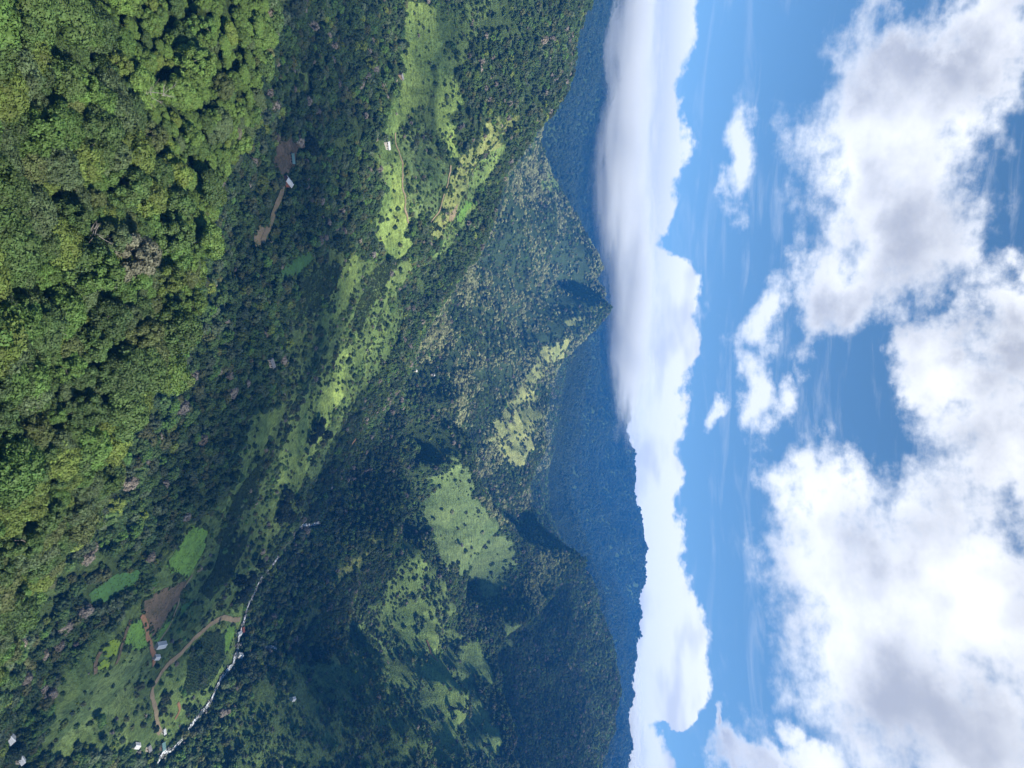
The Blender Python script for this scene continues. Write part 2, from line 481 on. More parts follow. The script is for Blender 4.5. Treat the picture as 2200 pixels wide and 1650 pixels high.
PATCH = SCRUB + [  # outline (photo spots), colour, share of trees left standing
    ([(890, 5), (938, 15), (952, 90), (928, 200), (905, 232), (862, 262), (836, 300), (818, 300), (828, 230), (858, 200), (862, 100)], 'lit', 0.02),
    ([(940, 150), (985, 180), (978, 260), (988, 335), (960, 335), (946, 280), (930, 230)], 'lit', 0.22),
    ([(1098, 245), (1065, 325), (1005, 420), (930, 525), (912, 512), (975, 375), (1015, 300), (1060, 255)], 'lit_grass', 0.30),
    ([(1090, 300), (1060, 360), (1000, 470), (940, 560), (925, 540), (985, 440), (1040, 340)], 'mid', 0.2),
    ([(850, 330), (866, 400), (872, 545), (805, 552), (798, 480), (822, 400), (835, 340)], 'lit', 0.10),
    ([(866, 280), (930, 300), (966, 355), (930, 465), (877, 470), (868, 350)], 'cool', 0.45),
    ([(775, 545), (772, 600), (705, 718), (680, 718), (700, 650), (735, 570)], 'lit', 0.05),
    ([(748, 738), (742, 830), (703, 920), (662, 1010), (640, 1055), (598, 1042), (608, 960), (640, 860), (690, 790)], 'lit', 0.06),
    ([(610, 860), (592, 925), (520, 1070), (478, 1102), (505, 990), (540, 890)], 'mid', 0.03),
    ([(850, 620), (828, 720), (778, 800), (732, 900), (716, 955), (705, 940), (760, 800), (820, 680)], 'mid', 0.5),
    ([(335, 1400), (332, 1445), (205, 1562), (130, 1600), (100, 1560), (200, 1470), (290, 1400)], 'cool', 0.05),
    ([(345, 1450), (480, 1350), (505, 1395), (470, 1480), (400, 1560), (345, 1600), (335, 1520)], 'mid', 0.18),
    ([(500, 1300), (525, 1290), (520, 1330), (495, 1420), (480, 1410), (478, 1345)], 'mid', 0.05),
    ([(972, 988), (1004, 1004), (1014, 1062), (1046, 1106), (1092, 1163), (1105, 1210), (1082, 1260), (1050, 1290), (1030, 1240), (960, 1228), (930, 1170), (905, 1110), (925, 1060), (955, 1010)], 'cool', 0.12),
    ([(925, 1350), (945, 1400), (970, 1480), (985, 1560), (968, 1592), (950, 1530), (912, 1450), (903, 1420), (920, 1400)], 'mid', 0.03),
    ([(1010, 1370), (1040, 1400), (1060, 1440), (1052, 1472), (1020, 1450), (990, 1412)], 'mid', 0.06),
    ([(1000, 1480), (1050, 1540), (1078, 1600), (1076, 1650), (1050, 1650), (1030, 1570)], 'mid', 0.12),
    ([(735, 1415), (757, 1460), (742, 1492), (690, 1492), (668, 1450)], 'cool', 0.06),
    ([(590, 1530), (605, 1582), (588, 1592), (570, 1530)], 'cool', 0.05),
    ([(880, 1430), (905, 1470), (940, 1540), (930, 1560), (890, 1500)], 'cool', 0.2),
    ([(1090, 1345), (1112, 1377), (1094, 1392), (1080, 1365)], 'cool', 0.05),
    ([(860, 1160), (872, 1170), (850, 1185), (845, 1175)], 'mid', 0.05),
    ([(830, 1150), (765, 1215), (690, 1310), (620, 1372), (610, 1362), (680, 1290), (760, 1200)], 'lit_grass', 0.15),
    ([(1288, 632), (1282, 668), (1198, 776), (1152, 822), (1146, 915), (1138, 972), (1108, 1008), (1085, 982), (1060, 948), (1032, 957), (1085, 868), (1150, 775), (1225, 690)], 'lit_spine', 0.38),
    ([(1165, 815), (1158, 905), (1120, 935), (1082, 945), (1120, 870)], 'lit_grass', 0.4),
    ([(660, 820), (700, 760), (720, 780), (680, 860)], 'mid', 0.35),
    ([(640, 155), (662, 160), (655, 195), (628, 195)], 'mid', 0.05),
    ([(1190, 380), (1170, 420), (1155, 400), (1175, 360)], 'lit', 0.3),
]
PATCHES = [(poly_at(p), c, s) for p, c, s in PATCH]

wob_x = fbm(GX / 26, GY / 26, 4, 41) * 16; wob_y = fbm(GX / 26, GY / 26, 4, 42) * 16
base = np.zeros(GX.shape + (4,)); base[..., 3] = 1
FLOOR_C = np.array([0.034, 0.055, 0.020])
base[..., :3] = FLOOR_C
n1 = fbm(GX / 60, GY / 60, 4, 31)[..., None]; n2 = fbm(GX / 9, GY / 9, 3, 33)[..., None]
base[..., :3] *= 1 + 0.35 * n1
glade = np.clip(-1.5 * fbm(GX / 75, GY / 75, 3, 68) - 0.05, 0, 1)[..., None] * (np.clip((np.hypot(GX, GY) - 330) / 60, 0, 1) * np.clip((1250 - np.hypot(GX, GY)) / 300, 0, 1))[..., None]
base[..., :3] = base[..., :3] * (1 - glade) + np.array([0.075, 0.115, 0.040]) * (1 + 0.4 * n2) * glade
treecover = np.ones(GX.shape)
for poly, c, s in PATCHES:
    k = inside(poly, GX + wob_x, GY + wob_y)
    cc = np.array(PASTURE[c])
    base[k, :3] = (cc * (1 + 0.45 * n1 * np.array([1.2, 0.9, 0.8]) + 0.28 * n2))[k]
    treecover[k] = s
# small farm parcels: every plot of scrub and grass has its own shade of green
ca_, sa_ = math.cos(0.5), math.sin(0.5)
pu = (GX * ca_ + GY * sa_ + 14 * fbm(GX / 60, GY / 60, 2, 51)) / 46; pv = (-GX * sa_ + GY * ca_ + 14 * fbm(GX / 60, GY / 60, 2, 52)) / 24
pv = pv + np.floor(pu) * 0.37; h1 = hash2(np.floor(pu), np.floor(pv), 53); h2 = hash2(np.floor(pu), np.floor(pv), 54)
farm = (treecover < 0.7) & (np.hypot(GX, GY) < 1350) & (np.hypot(GX, GY) > 330)
mul = np.stack([0.72 + 0.50 * h1 + 0.15 * h2, 0.80 + 0.45 * h1 + 0.08 * h2, 0.80 + 0.40 * h1], -1)
base[..., :3] = np.where(farm[..., None], base[..., :3] * mul, base[..., :3])
base = np.clip(base, 0.004, 0.5)


def principled(name, rough=0.9, spec=0.15):
    mt = bpy.data.materials.new(name); mt.use_nodes = True
    n = mt.node_tree; S.nt = n
    b = n.nodes['Principled BSDF']
    b.inputs['Roughness'].default_value = rough
    b.inputs['Specular IOR Level'].default_value = spec
    return mt, n, b


def coords(kind='Object'):
    n = S.nt.nodes.new('ShaderNodeTexCoord'); return S(n.outputs[kind])


def attr(name, typ='GEOMETRY', out='Color'):
    n = S.nt.nodes.new('ShaderNodeAttribute'); n.attribute_type = typ; n.attribute_name = name
    return S(n.outputs[out])


def mult(a, f):
    n = S.nt.nodes.new('ShaderNodeVectorMath'); n.operation = 'SCALE'
    S.nt.links.new(a.s, n.inputs[0])
    if isinstance(f, S): S.nt.links.new(f.s, n.inputs['Scale'])
    else: n.inputs['Scale'].default_value = f
    return S(n.outputs[0])


def bump(b, h, strength, dist):
    n = S.nt.nodes.new('ShaderNodeBump'); n.inputs['Strength'].default_value = strength; n.inputs['Distance'].default_value = dist
    S.nt.links.new(h.s, n.inputs['Height']); S.nt.links.new(n.outputs[0], b.inputs['Normal'])


M_GROUND, n_, b_ = principled('ground_cover', 0.95, 0.05)
P_ = coords()
f1 = noise(P_, 0.9, 5, 0.7); f2 = noise(P_, 0.11, 4, 0.6)
f3 = noise(P_, 0.32, 5, 0.68)
sp_ = n_.nodes.new('ShaderNodeSeparateXYZ'); n_.links.new(P_.s, sp_.inputs[0])
trail = noise(comb(S(sp_.outputs[0]) * 0.05, S(sp_.outputs[1]) * 0.05, S(sp_.outputs[2]) * 0.55), 1.0, 4, 0.6)      # cattle trails follow the contours
n_.links.new(mult(attr('cover'), 0.10 + 0.5 * f1 + 0.35 * f2 + 0.65 * smooth(f3, 0.34, 0.62) + 0.45 * smooth(trail, 0.34, 0.62)).s, b_.inputs['Base Color'])
bump(b_, f1 + f3 * 2.5, 1.0, 1.6)

idx = np.arange(NT_ * NR_).reshape(NT_, NR_)
F = np.stack([idx[:-1, :-1], idx[:-1, 1:], idx[1:, 1:], idx[1:, :-1]], -1).reshape(-1, 4)[:, ::-1]
me = mesh_np('terrain', np.stack([GX, GY, GZ], -1).reshape(-1, 3), F, [M_GROUND], smooth_=True)
ca = me.attributes.new('cover', 'FLOAT_COLOR', 'POINT'); ca.data.foreach_set('color', base.reshape(-1, 4).astype(np.float32).ravel())
terrain = link(bpy.data.objects.new('terrain', me))
tag(terrain, 'steep green mountain valley with wooded slopes and pastures', 'terrain', kind='structure')


# ------------------------------------------------------------------ fields, roads and river draped over the ground
def drape(name, poly, mat, step, lift=0.35, label=None, cat=None):
    poly = np.asarray(poly, float)
    # dense outline with a slightly ragged edge
    out = []
    for a, b in zip(poly, np.roll(poly, -1, 0)):
        k = max(1, int(np.hypot(*(b - a)) / step))
        for i in range(k): out.append(a + (b - a) * i / k)
    out = np.array(out)
    out += np.stack([fbm(out[:, 0] / 6, out[:, 1] / 6, 2, 71), fbm(out[:, 0] / 6, out[:, 1] / 6, 2, 72)], -1) * step * 1.7
    gx, gy = np.meshgrid(np.arange(out[:, 0].min(), out[:, 0].max(), step), np.arange(out[:, 1].min(), out[:, 1].max(), step))
    k = inside(out, gx, gy)
    pts_ = [Vector((float(x), float(y))) for x, y in out]
    edges = [(i, (i + 1) % len(pts_)) for i in range(len(pts_))]
    pts_ += [Vector((float(x), float(y))) for x, y in zip(gx[k], gy[k])]
    vo, eo, fo, *_ = delaunay_2d_cdt(pts_, edges, [], 1, 1e-4)
    V = np.array([(v.x, v.y) for v in vo]); z = hz(V[:, 0], V[:, 1]) + lift
    me = mesh_np(name, np.column_stack([V, z]), np.array([(list(f) + [-1, -1])[:4] for f in fo if len(f) in (3, 4)]), [mat], smooth_=True)
    o = link(bpy.data.objects.new(name, me))
    return tag(o, label, cat, kind='structure')


def ribbon(name, pl, width, mat, lift=0.6, label=None, cat=None, wob=0.25):
    pl = np.asarray(pl, float); out = [pl[0]]
    for i in range(len(pl) - 1):        # Catmull-Rom
        p0, p1, p2, p3 = pl[max(i - 1, 0)], pl[i], pl[i + 1], pl[min(i + 2, len(pl) - 1)]
        k = max(2, int(np.hypot(*(p2 - p1)) / 2.5))
        for j in range(1, k + 1):
            t = j / k
            out.append(0.5 * (2 * p1 + (p2 - p0) * t + (2 * p0 - 5 * p1 + 4 * p2 - p3) * t * t + (3 * p1 - p0 - 3 * p2 + p3) * t ** 3))
    c = np.array(out); tn = np.gradient(c, axis=0); tn /= np.linalg.norm(tn, axis=1)[:, None] + 1e-9
    nn = np.stack([-tn[:, 1], tn[:, 0]], -1); s_ = np.arange(len(c))
    wl = width / 2 * (1 + wob * vnoise(s_ / 3.0, s_ * 0, 81)); wr = width / 2 * (1 + wob * vnoise(s_ / 3.0, s_ * 0 + 9.5, 82))
    rows = [c + nn * (wl * f)[:, None] for f in (1, 0.5)] + [c] + [c - nn * (wr * f)[:, None] for f in (0.5, 1)]
    V = np.stack(rows, 1).reshape(-1, 2); z = hz(V[:, 0], V[:, 1])
    zc = z.reshape(-1, 5).copy(); zc = np.maximum(zc, zc.mean(1, keepdims=True) - 0.4) + lift
    n = len(c); ii = np.arange(n * 5).reshape(n, 5)
    F = np.stack([ii[:-1, :-1], ii[1:, :-1], ii[1:, 1:], ii[:-1, 1:]], -1).reshape(-1, 4)
    o = link(bpy.data.objects.new(name, mesh_np(name, np.column_stack([V, zc.ravel()]), F, [mat], smooth_=True)))
    tag(o, label, cat, kind='structure')
    return o, c


def earth(name, c1, c2, scale=0.5):
    mt, n, b = principled(name, 0.95, 0.05)
    p = coords(); f = noise(p, scale, 6, 0.7); g = noise(p, scale * 0.16, 4, 0.65)
    n.links.new(mixc(smooth(f * 0.7 + g * 0.6, 0.48, 0.82), c1, c2).s, b.inputs['Base Color'])
    bump(b, f, 0.8, 0.5)
    return mt


M_DIRT = earth('dirt_road', (0.24, 0.19, 0.125), (0.15, 0.125, 0.075), 0.5)
M_CLAY = earth('red_clay', (0.26, 0.14, 0.075), (0.18, 0.11, 0.065), 0.5)
M_BROWN = earth('fallow_soil', (0.135, 0.100, 0.070), (0.050, 0.048, 0.028), 0.6)
M_PALE = earth('dry_yard', (0.21, 0.16, 0.11), (0.11, 0.115, 0.055), 0.35)
M_GREEN1 = earth('young_crop', (0.115, 0.230, 0.040), (0.060, 0.115, 0.03), 0.5)
M_GREEN2 = earth('lime_crop', (0.15, 0.22, 0.025), (0.09, 0.15, 0.025), 0.5)
M_GREEN3 = earth('cool_crop', (0.055, 0.135, 0.04), (0.04, 0.085, 0.03), 0.5)

FIELDS = [
    ('crop_field', [(412, 1128), (447, 1138), (441, 1172), (425, 1205), (405, 1240), (380, 1235), (356, 1215), (375, 1185)], M_GREEN1, 'bright green crop field on a crest above the brown fallow field'),
    ('fallow_field', [(398, 1246), (382, 1290), (345, 1345), (328, 1368), (318, 1340), (304, 1315), (304, 1292), (345, 1266)], M_BROWN, 'bare brown fallow field between the green crop field and the farmhouse'),
    ('crop_field', [(302, 1330), (318, 1360), (316, 1392), (292, 1396), (266, 1385), (266, 1360), (280, 1335)], M_GREEN1, 'rounded green field enclosed by the bend of the brown farm track'),
    ('crop_field', [(372, 1330), (350, 1365), (336, 1380), (330, 1372), (352, 1345), (362, 1330)], M_GREEN1, 'narrow green strip right beside the white farmhouse'),
    ('crop_field', [(258, 1368), (252, 1405), (232, 1412), (213, 1398), (230, 1380)], M_GREEN2, 'lime green plot just left of the brown farm track'),
    ('crop_field', [(235, 1418), (232, 1438), (210, 1442), (206, 1430), (215, 1420)], M_GREEN2, 'smallest lime green plot beside the curved brown bank'),
    ('crop_field', [(192, 1272), (250, 1232), (306, 1224), (285, 1262), (262, 1268), (240, 1292), (195, 1305)], M_GREEN3, 'rough bright green hillside plot under the dark forest'),
    ('crop_field', [(1012, 435), (990, 478), (975, 480), (985, 455), (1000, 430)], M_GREEN1, 'emerald green plot behind the sunlit spur crest'),
    ('fallow_field', [(972, 452), (984, 440), (975, 470), (966, 488), (962, 475)], M_PALE, 'pale bare patch behind the sunlit spur crest'),
    ('fallow_field', [(578, 478), (572, 505), (556, 532), (543, 530), (550, 492), (566, 478)], M_PALE, 'pale brown clearing at the low end of the hillside farm path'),
    ('fallow_field', [(596, 305), (626, 296), (640, 312), (630, 360), (600, 380), (585, 350)], M_BROWN, 'brown yard around the teal roofed hillside shed'),
    ('crop_field', [(662, 538), (676, 552), (640, 590), (598, 605), (600, 580), (630, 556)], M_GREEN3, 'bright green plot beneath the coffee rows on the left hillside'),
    ('crop_field', [(500, 1340), (506, 1352), (490, 1400), (480, 1400), (484, 1350)], M_GREEN1, 'striped green plot by the river houses'),
    ('crop_field', [(415, 1290), (395, 1320), (380, 1322), (392, 1295)], M_GREEN3, 'round green shrub plot below the fallow field'),
]
FIELD_POLYS = []
for nm, pl, mt, lb in FIELDS:
    P = poly_at(pl); FIELD_POLYS.append(P)
    drape(nm, P, mt, max(2.0, 0.0035 * np.hypot(*P.mean(0))), label=lb, cat='field')

ROADS = [
    ('dirt_road', [(515, 1330), (500, 1332), (480, 1327), (455, 1338), (420, 1368), (385, 1405), (345, 1445), (328, 1475), (325, 1495), (332, 1520), (338, 1560), (343, 1575)], 5.4, M_DIRT,
     'pale dirt road climbing through the valley farmland from the river'),
    ('farm_track', [(302, 1322), (312, 1345), (318, 1375), (326, 1402), (330, 1428)], 4.0, M_CLAY, 'reddish dirt track curving to the white roofed farmhouse'),
    ('farm_track', [(280, 1332), (268, 1360), (258, 1392), (246, 1428)], 3.4, M_BROWN, 'brown track along the left edge of the rounded green field'),
    ('farm_track', [(214, 1398), (204, 1420), (202, 1448)], 3.0, M_BROWN, 'short brown bank beside the smallest lime green plot'),
    ('farm_track', [(412, 1235), (395, 1262), (380, 1300), (362, 1345), (340, 1378)], 2.6, M_DIRT, 'pale track edging the brown fallow field on the valley side'),
    ('footpath', [(562, 520), (580, 475), (592, 440), (606, 405), (614, 380)], 5.5, M_PALE, 'pale path rising to the white roofed hillside house'),
    ('footpath', [(848, 285), (858, 335), (862, 390), (868, 440), (876, 480)], 2.5, M_DIRT, 'thin path down the left edge of the dark triangular plot'),
    ('footpath', [(925, 478), (950, 430), (962, 390), (967, 355)], 2.5, M_DIRT, 'thin path up the right edge of the dark triangular plot'),
    ('farm_track', [(770, 925), (760, 948), (748, 965)], 4.0, M_CLAY, 'short red clay cut on the ridge edge above the river gorge'),
    ('farm_track', [(915, 1375), (922, 1402), (938, 1420)], 3.0, M_CLAY, 'orange scar in the far right pasture'),
    ('farm_track', [(380, 1510), (384, 1525), (375, 1545)], 3.0, M_CLAY, 'short reddish track below the dirt road near the river'),
]
ROAD_LINES = []
for nm, pl, w, mt, lb in ROADS:
    _, c = ribbon(nm, poly_at(pl), w, mt, label=lb, cat='road' if nm == 'dirt_road' else ('path' if nm == 'footpath' else 'track'))
    ROAD_LINES.append((c, w))

# river: tumbling white water between boulders
M_WATER, n_, b_ = principled('white_water', 0.25, 0.5)
p_ = coords(); f_ = noise(p_, 0.38, 6, 0.7, 0.6); g_ = noise(p_, 0.08, 3, 0.6)
foam = smooth(f_ + g_ * 0.5, 0.70, 0.84)
n_.links.new(mixc(foam, (0.030, 0.042, 0.040), (0.60, 0.63, 0.65)).s, b_.inputs['Base Color'])
n_.links.new((foam * 0.6 + 0.15).s, b_.inputs['Roughness'])
bump(b_, f_, 0.8, 0.6)
riv = []
for a, b in zip(RIV0[:-1], RIV0[1:]):
    for t in (0.0, 0.33, 0.67): riv.append(a + (b - a) * t)
riv = np.array(riv + [RIV0[-1]]); riv += np.stack([fbm(riv[:, 0] / 30, riv[:, 1] / 30, 2, 91), fbm(riv[:, 0] / 30, riv[:, 1] / 30, 2, 92)], -1) * 9.0
_, RIVER_C = ribbon('river', riv, 3.9, M_WATER, lift=1.2, label='narrow white water river winding along the valley floor', cat='river', wob=0.5)
riv2 = poly_at([(530, 1388), (555, 1391), (575, 1389), (592, 1393)])
_, STREAM_C = ribbon('stream', riv2, 3.0, M_WATER, lift=1.0, label='small white side stream joining the river from the right bank', cat='stream')

M_ROCK = earth('river_rock', (0.22, 0.21, 0.195), (0.11, 0.11, 0.10), 0.8)
bmv, bmf = [], []
_bm = bmesh.new(); bmesh.ops.create_icosphere(_bm, subdivisions=1, radius=1.0)
_iv = np.array([v.co[:] for v in _bm.verts]); _if = np.array([[v.index for v in f.verts] for f in _bm.faces]); _bm.free()
for k in range(520):
    c = RIVER_C[rng.integers(len(RIVER_C))] + rng.normal(0, 3.2, 2); s_ = rng.uniform(0.3, 1.1) * rng.choice([1, 1, 1.7])
    v = _iv * (1 + rng.normal(0, 0.14, (len(_iv), 1))) * s_ * np.array([1, rng.uniform(.7, 1.2), .65])
    bmf.append(_if + 12 * 0 + sum(len(q) for q in bmv[-1:]) * 0 + k * len(_iv)); bmv.append(v + np.array([c[0], c[1], hz(c[0], c[1]) + 1.1]))
o = link(bpy.data.objects.new('river_boulders', mesh_np('river_boulders', np.concatenate(bmv), np.concatenate(bmf), [M_ROCK])))
tag(o, 'pale grey boulders scattered along the river bed', 'boulders', kind='stuff')

# ------------------------------------------------------------------ trees


def leaf_material(name, trans=0.22):
    mt = bpy.data.materials.new(name); mt.use_nodes = True; n = mt.node_tree; n.nodes.clear(); S.nt = n
    out = n.nodes.new('ShaderNodeOutputMaterial')
    c = attr('tint', 'INSTANCER')
    v = attr('clump', 'GEOMETRY', 'Fac')
    info = n.nodes.new('ShaderNodeObjectInfo')
    hs = n.nodes.new('ShaderNodeHueSaturation')
    n.links.new((0.490 + 0.022 * v).s, hs.inputs['Hue']); hs.inputs['Saturation'].default_value = 1.0
    n.links.new((0.62 + 0.78 * v).s, hs.inputs['Value']); n.links.new(c.s, hs.inputs['Color'])
    p = n.nodes.new('ShaderNodeBsdfPrincipled'); p.inputs['Roughness'].default_value = 0.62; p.inputs['Specular IOR Level'].default_value = 0.25
    n.links.new(hs.outputs[0], p.inputs['Base Color'])
    t = n.nodes.new('ShaderNodeBsdfTranslucent'); n.links.new(hs.outputs[0], t.inputs[0])
    mx = n.nodes.new('ShaderNodeMixShader'); mx.inputs[0].default_value = trans
    n.links.new(p.outputs[0], mx.inputs[1]); n.links.new(t.outputs[0], mx.inputs[2]); n.links.new(mx.outputs[0], out.inputs[0])
    return mt


M_LEAF = leaf_material('foliage')
M_BARK, n_, b_ = principled('bark', 0.9, 0.1)
n_.links.new(mixc(noise(coords(), 1.5, 4, 0.6), (0.13, 0.115, 0.095), (0.26, 0.24, 0.21)).s, b_.inputs['Base Color'])
M_BARE, n_, b_ = principled('bleached_bark', 0.85, 0.1)
n_.links.new(mixc(noise(coords(), 1.2, 4, 0.6), (0.18, 0.165, 0.15), (0.32, 0.30, 0.28)).s, b_.inputs['Base Color'])


def unit(v): return v / (np.linalg.norm(v, axis=-1, keepdims=True) + 1e-9)


def crown(seed, R, z0, H, n_clump, n_leaf, leaf, shape='dome', core=True):
    """leaf clumps over the shell of a crown: V, F, clump value per vertex"""
    r = np.random.default_rng(seed)
    V, F, C = [], [], []; nv = 0
    lop = r.normal(0, 0.12, 2)
    for k in range(n_clump):
        u = (k + r.uniform()) / n_clump; a = k * 2.39996 + r.normal(0, 0.35)
        if shape == 'dome': zz_ = u ** 0.8; rad = math.sqrt(max(0, 1 - (zz_ * 0.98) ** 2)) * (0.75 + 0.25 * min(1, zz_ * 4))
        elif shape == 'cone': zz_ = u; rad = (1 - u) ** 0.9
        elif shape == 'tall': zz_ = u; rad = math.sqrt(max(0.02, 1 - (2 * u - 0.9) ** 2 / 1.25))
        else: zz_ = 0.55 + 0.45 * u; rad = math.sqrt(max(0, 1 - ((zz_ - .55) / .45) ** 2))
        rad *= r.uniform(0.72, 1.1)
        c = np.array([math.cos(a) * rad * R + lop[0] * R * zz_, math.sin(a) * rad * R + lop[1] * R * zz_, z0 + zz_ * H * r.uniform(0.9, 1.06)])
        rc = R * r.uniform(0.24, 0.40) * (1.6 / max(1, n_clump / 14) ** 0.33)
        if shape == 'cone': rc *= 0.75
        d = unit(r.normal(0, 1, (n_leaf, 3)) + np.array([0, 0, 0.35]) + 0.5 * unit(c - np.array([0, 0, z0 + 0.2 * H])))
        p = c + d * rc * r.uniform(0.72, 1.08, (n_leaf, 1)) * np.array([1, 1, 0.8])
        nrm = unit(d + r.normal(0, 0.45, (n_leaf, 3)))
        t1 = unit(np.cross(nrm, r.normal(0, 1, (n_leaf, 3)))); t2 = np.cross(nrm, t1)
        s_ = leaf * r.uniform(0.65, 1.35, (n_leaf, 1)); w_ = s_ * r.uniform(0.5, 0.9, (n_leaf, 1))
        q = np.stack([p - t1 * s_, p - t2 * w_ + nrm * s_ * 0.12, p + t1 * s_, p + t2 * w_ + nrm * s_ * 0.12], 1).reshape(-1, 3)
        V.append(q); F.append(np.arange(n_leaf * 4).reshape(-1, 4) + nv); nv += n_leaf * 4
        cv = r.uniform(0, 1); C.append(np.clip(np.repeat(cv * 0.65 + r.uniform(0, 0.35, n_leaf), 4), 0, 1))
        if core:
            v = _iv * rc * 0.74 * (1 + r.normal(0, 0.1, (12 if len(_iv) == 12 else len(_iv), 1))) + c
            V.append(v); F.append(np.column_stack([_if, np.full(len(_if), -1)]) + np.array([nv, nv, nv, 0])); C.append(np.full(len(v), cv * 0.7)); nv += len(v)
    return np.concatenate(V), np.concatenate(F), np.concatenate(C)


def tube(pts_, rad, sides=6):
    pts_ = np.asarray(pts_, float); V, F = [], []; n = len(pts_)
    for i, p in enumerate(pts_):
        t = unit(pts_[min(i + 1, n - 1)] - pts_[max(i - 1, 0)]); a = unit(np.cross(t, [0.3, 0.9, 0.2])); b = np.cross(t, a)
        for k in range(sides):
            th = 2 * math.pi * k / sides; V.append(p + (a * math.cos(th) + b * math.sin(th)) * rad[i])
    for i in range(n - 1):
        for k in range(sides):
            F.append([i * sides + k, i * sides + (k + 1) % sides, (i + 1) * sides + (k + 1) % sides, (i + 1) * sides + k])
    return np.array(V), np.array(F)


def branching(seed, H, R, rad, limbs, twigs=0, crook=0.05):
    r = np.random.default_rng(seed); VV, FF = [], []; nv = 0

    def add(p, q):
        nonlocal nv
        v, f = tube(p, q, 6 if q[0] > 0.1 else 4); VV.append(v); FF.append(f + nv); nv += len(v)
    sp = np.array([[r.normal(0, crook * H) * t, r.normal(0, crook * H) * t, H * t] for t in np.linspace(0, 1, 6)]); sp[0, 2] = -0.8
    add(sp, np.linspace(rad, rad * 0.3, 6))
    for k in range(limbs):
        t = r.uniform(0.4, 0.92); b = sp[0] + (sp[-1] - sp[0]) * t; a = r.uniform(0, 6.28); L = R * r.uniform(0.6, 1.0)
        e = b + np.array([math.cos(a) * L, math.sin(a) * L, L * r.uniform(0.35, 0.9)]); mid = (b + e) / 2 + np.array([0, 0, -0.08 * L])
        add([b, mid, e], [rad * 0.42, rad * 0.28, rad * 0.1])
        for j in range(twigs):
            s0 = b + (e - b) * r.uniform(0.35, 0.95); dd = unit(e - b + r.normal(0, 0.7, 3) * L * 0.6 + np.array([0, 0, L * .2])) * L * r.uniform(0.25, 0.55)
            add([s0, s0 + dd * .5 + r.normal(0, .05, 3), s0 + dd], [rad * 0.14, rad * 0.1, rad * 0.05])
    return np.concatenate(VV), np.concatenate(FF)


def clump_attr(me, C):
    a = me.attributes.new('clump', 'FLOAT', 'POINT'); a.data.foreach_set('value', np.asarray(C, np.float32))


# three levels of detail; each form is one tree about 10 m tall
NEAR, MID, FAR = [], [], []
for k, (R, z0, H, nc, nl, lf, sh) in enumerate([
        (4.6, 2.6, 6.2, 46, 170, 0.25, 'dome'), (5.2, 3.0, 5.4, 54, 160, 0.26, 'dome'), (3.9, 2.0, 8.0, 48, 160, 0.25, 'tall'), (4.4, 3.4, 5.0, 44, 170, 0.24, 'dome'),
        (5.0, 4.2, 4.6, 48, 160, 0.27, 'umbrella'), (4.2, 1.4, 6.4, 46, 170, 0.24, 'dome'), (3.2, 1.2, 9.4, 50, 150, 0.24, 'tall'), (4.8, 2.2, 5.0, 60, 140, 0.26, 'dome')]):
    V, F, C = crown(100 + k, R, z0, H, nc, nl, lf, sh)
    cm = mesh_np('tree_crown', V, F, [M_LEAF]); clump_attr(cm, C)
    tv, tf = branching(200 + k, z0 + H * 0.75, R * 0.75, 0.24, 6)
    NEAR.append((cm, mesh_np('tree_trunk', tv, tf, [M_BARK], smooth_=True)))
forms = bpy.data.collections.new('tree_forms')


def form(name, V, F, C, tv=None, tf=None):
    n = len(V)
    if tv is not None:
        F = np.concatenate([F, tf + n]); V = np.concatenate([V, tv]); C = np.concatenate([C, np.zeros(len(tv))])
        mi = np.concatenate([np.zeros(len(F) - len(tf), int), np.ones(len(tf), int)])
    else: mi = None
    me = mesh_np(name, V, F, [M_LEAF, M_BARK], mi); clump_attr(me, C)
    o = bpy.data.objects.new(name, me); forms.objects.link(o)
    return o


fi = 0
for k, (R, z0, H, nc, nl, lf, sh) in enumerate([(4.6, 2.6, 6.2, 46, 170, 0.25, 'dome'), (5.2, 3.0, 5.4, 54, 160, 0.26, 'dome'), (3.9, 2.0, 8.0, 48, 160, 0.25, 'tall'), (5.0, 4.2, 4.6, 48, 160, 0.27, 'umbrella')]):
    V, F, C = crown(100 + (0, 1, 2, 4)[k], R, z0, H, nc, nl, lf, sh); form('form_%02d' % fi, V, F, C, *branching(200 + k, z0 + H * 0.75, R * 0.75, 0.24, 4)); fi += 1
for k in range(6):                                      # 4..9 middle distance
    R = (4.4, 5.0, 3.8, 4.6, 4.0, 4.9)[k]; sh = ('dome', 'dome', 'tall', 'dome', 'umbrella', 'dome')[k]
    V, F, C = crown(300 + k, R, 1.8 if sh != 'umbrella' else 3.0, 6.4 if sh != 'tall' else 8.4, 26, 48, 0.42, sh); form('form_%02d' % fi, V, F, C, *branching(320 + k, 5.5, 2.2, 0.24, 2)); fi += 1
for k in range(6):                                      # 10..15 far
    R = (4.4, 5.0, 3.8, 4.6, 4.2, 4.9)[k]; sh = ('dome', 'dome', 'tall', 'dome', 'dome', 'umbrella')[k]
    V, F, C = crown(400 + k, R, 1.4, 6.6 if sh != 'tall' else 8.6, 13, 18, 0.78, sh); form('form_%02d' % fi, V, F, C); fi += 1
V, F, C = crown(500, 1.0, 0.1, 1.1, 7, 12, 0.26, 'dome'); form('form_%02d' % fi, V, F, C); SHRUB = fi; fi += 1

# ---- where trees grow
HOR = np.maximum.accumulate(GZ / np.exp(LR)[None, :], axis=1)


def hor(x, y):
    t = np.clip((np.arctan2(x, y) - TH[0]) / (TH[1] - TH[0]), 0, NT_ - 1).astype(int)
    l = np.clip(np.interp(np.log(np.hypot(x, y)), LR, np.arange(NR_)) - 3, 0, NR_ - 1).astype(int)
    return HOR[t, l]


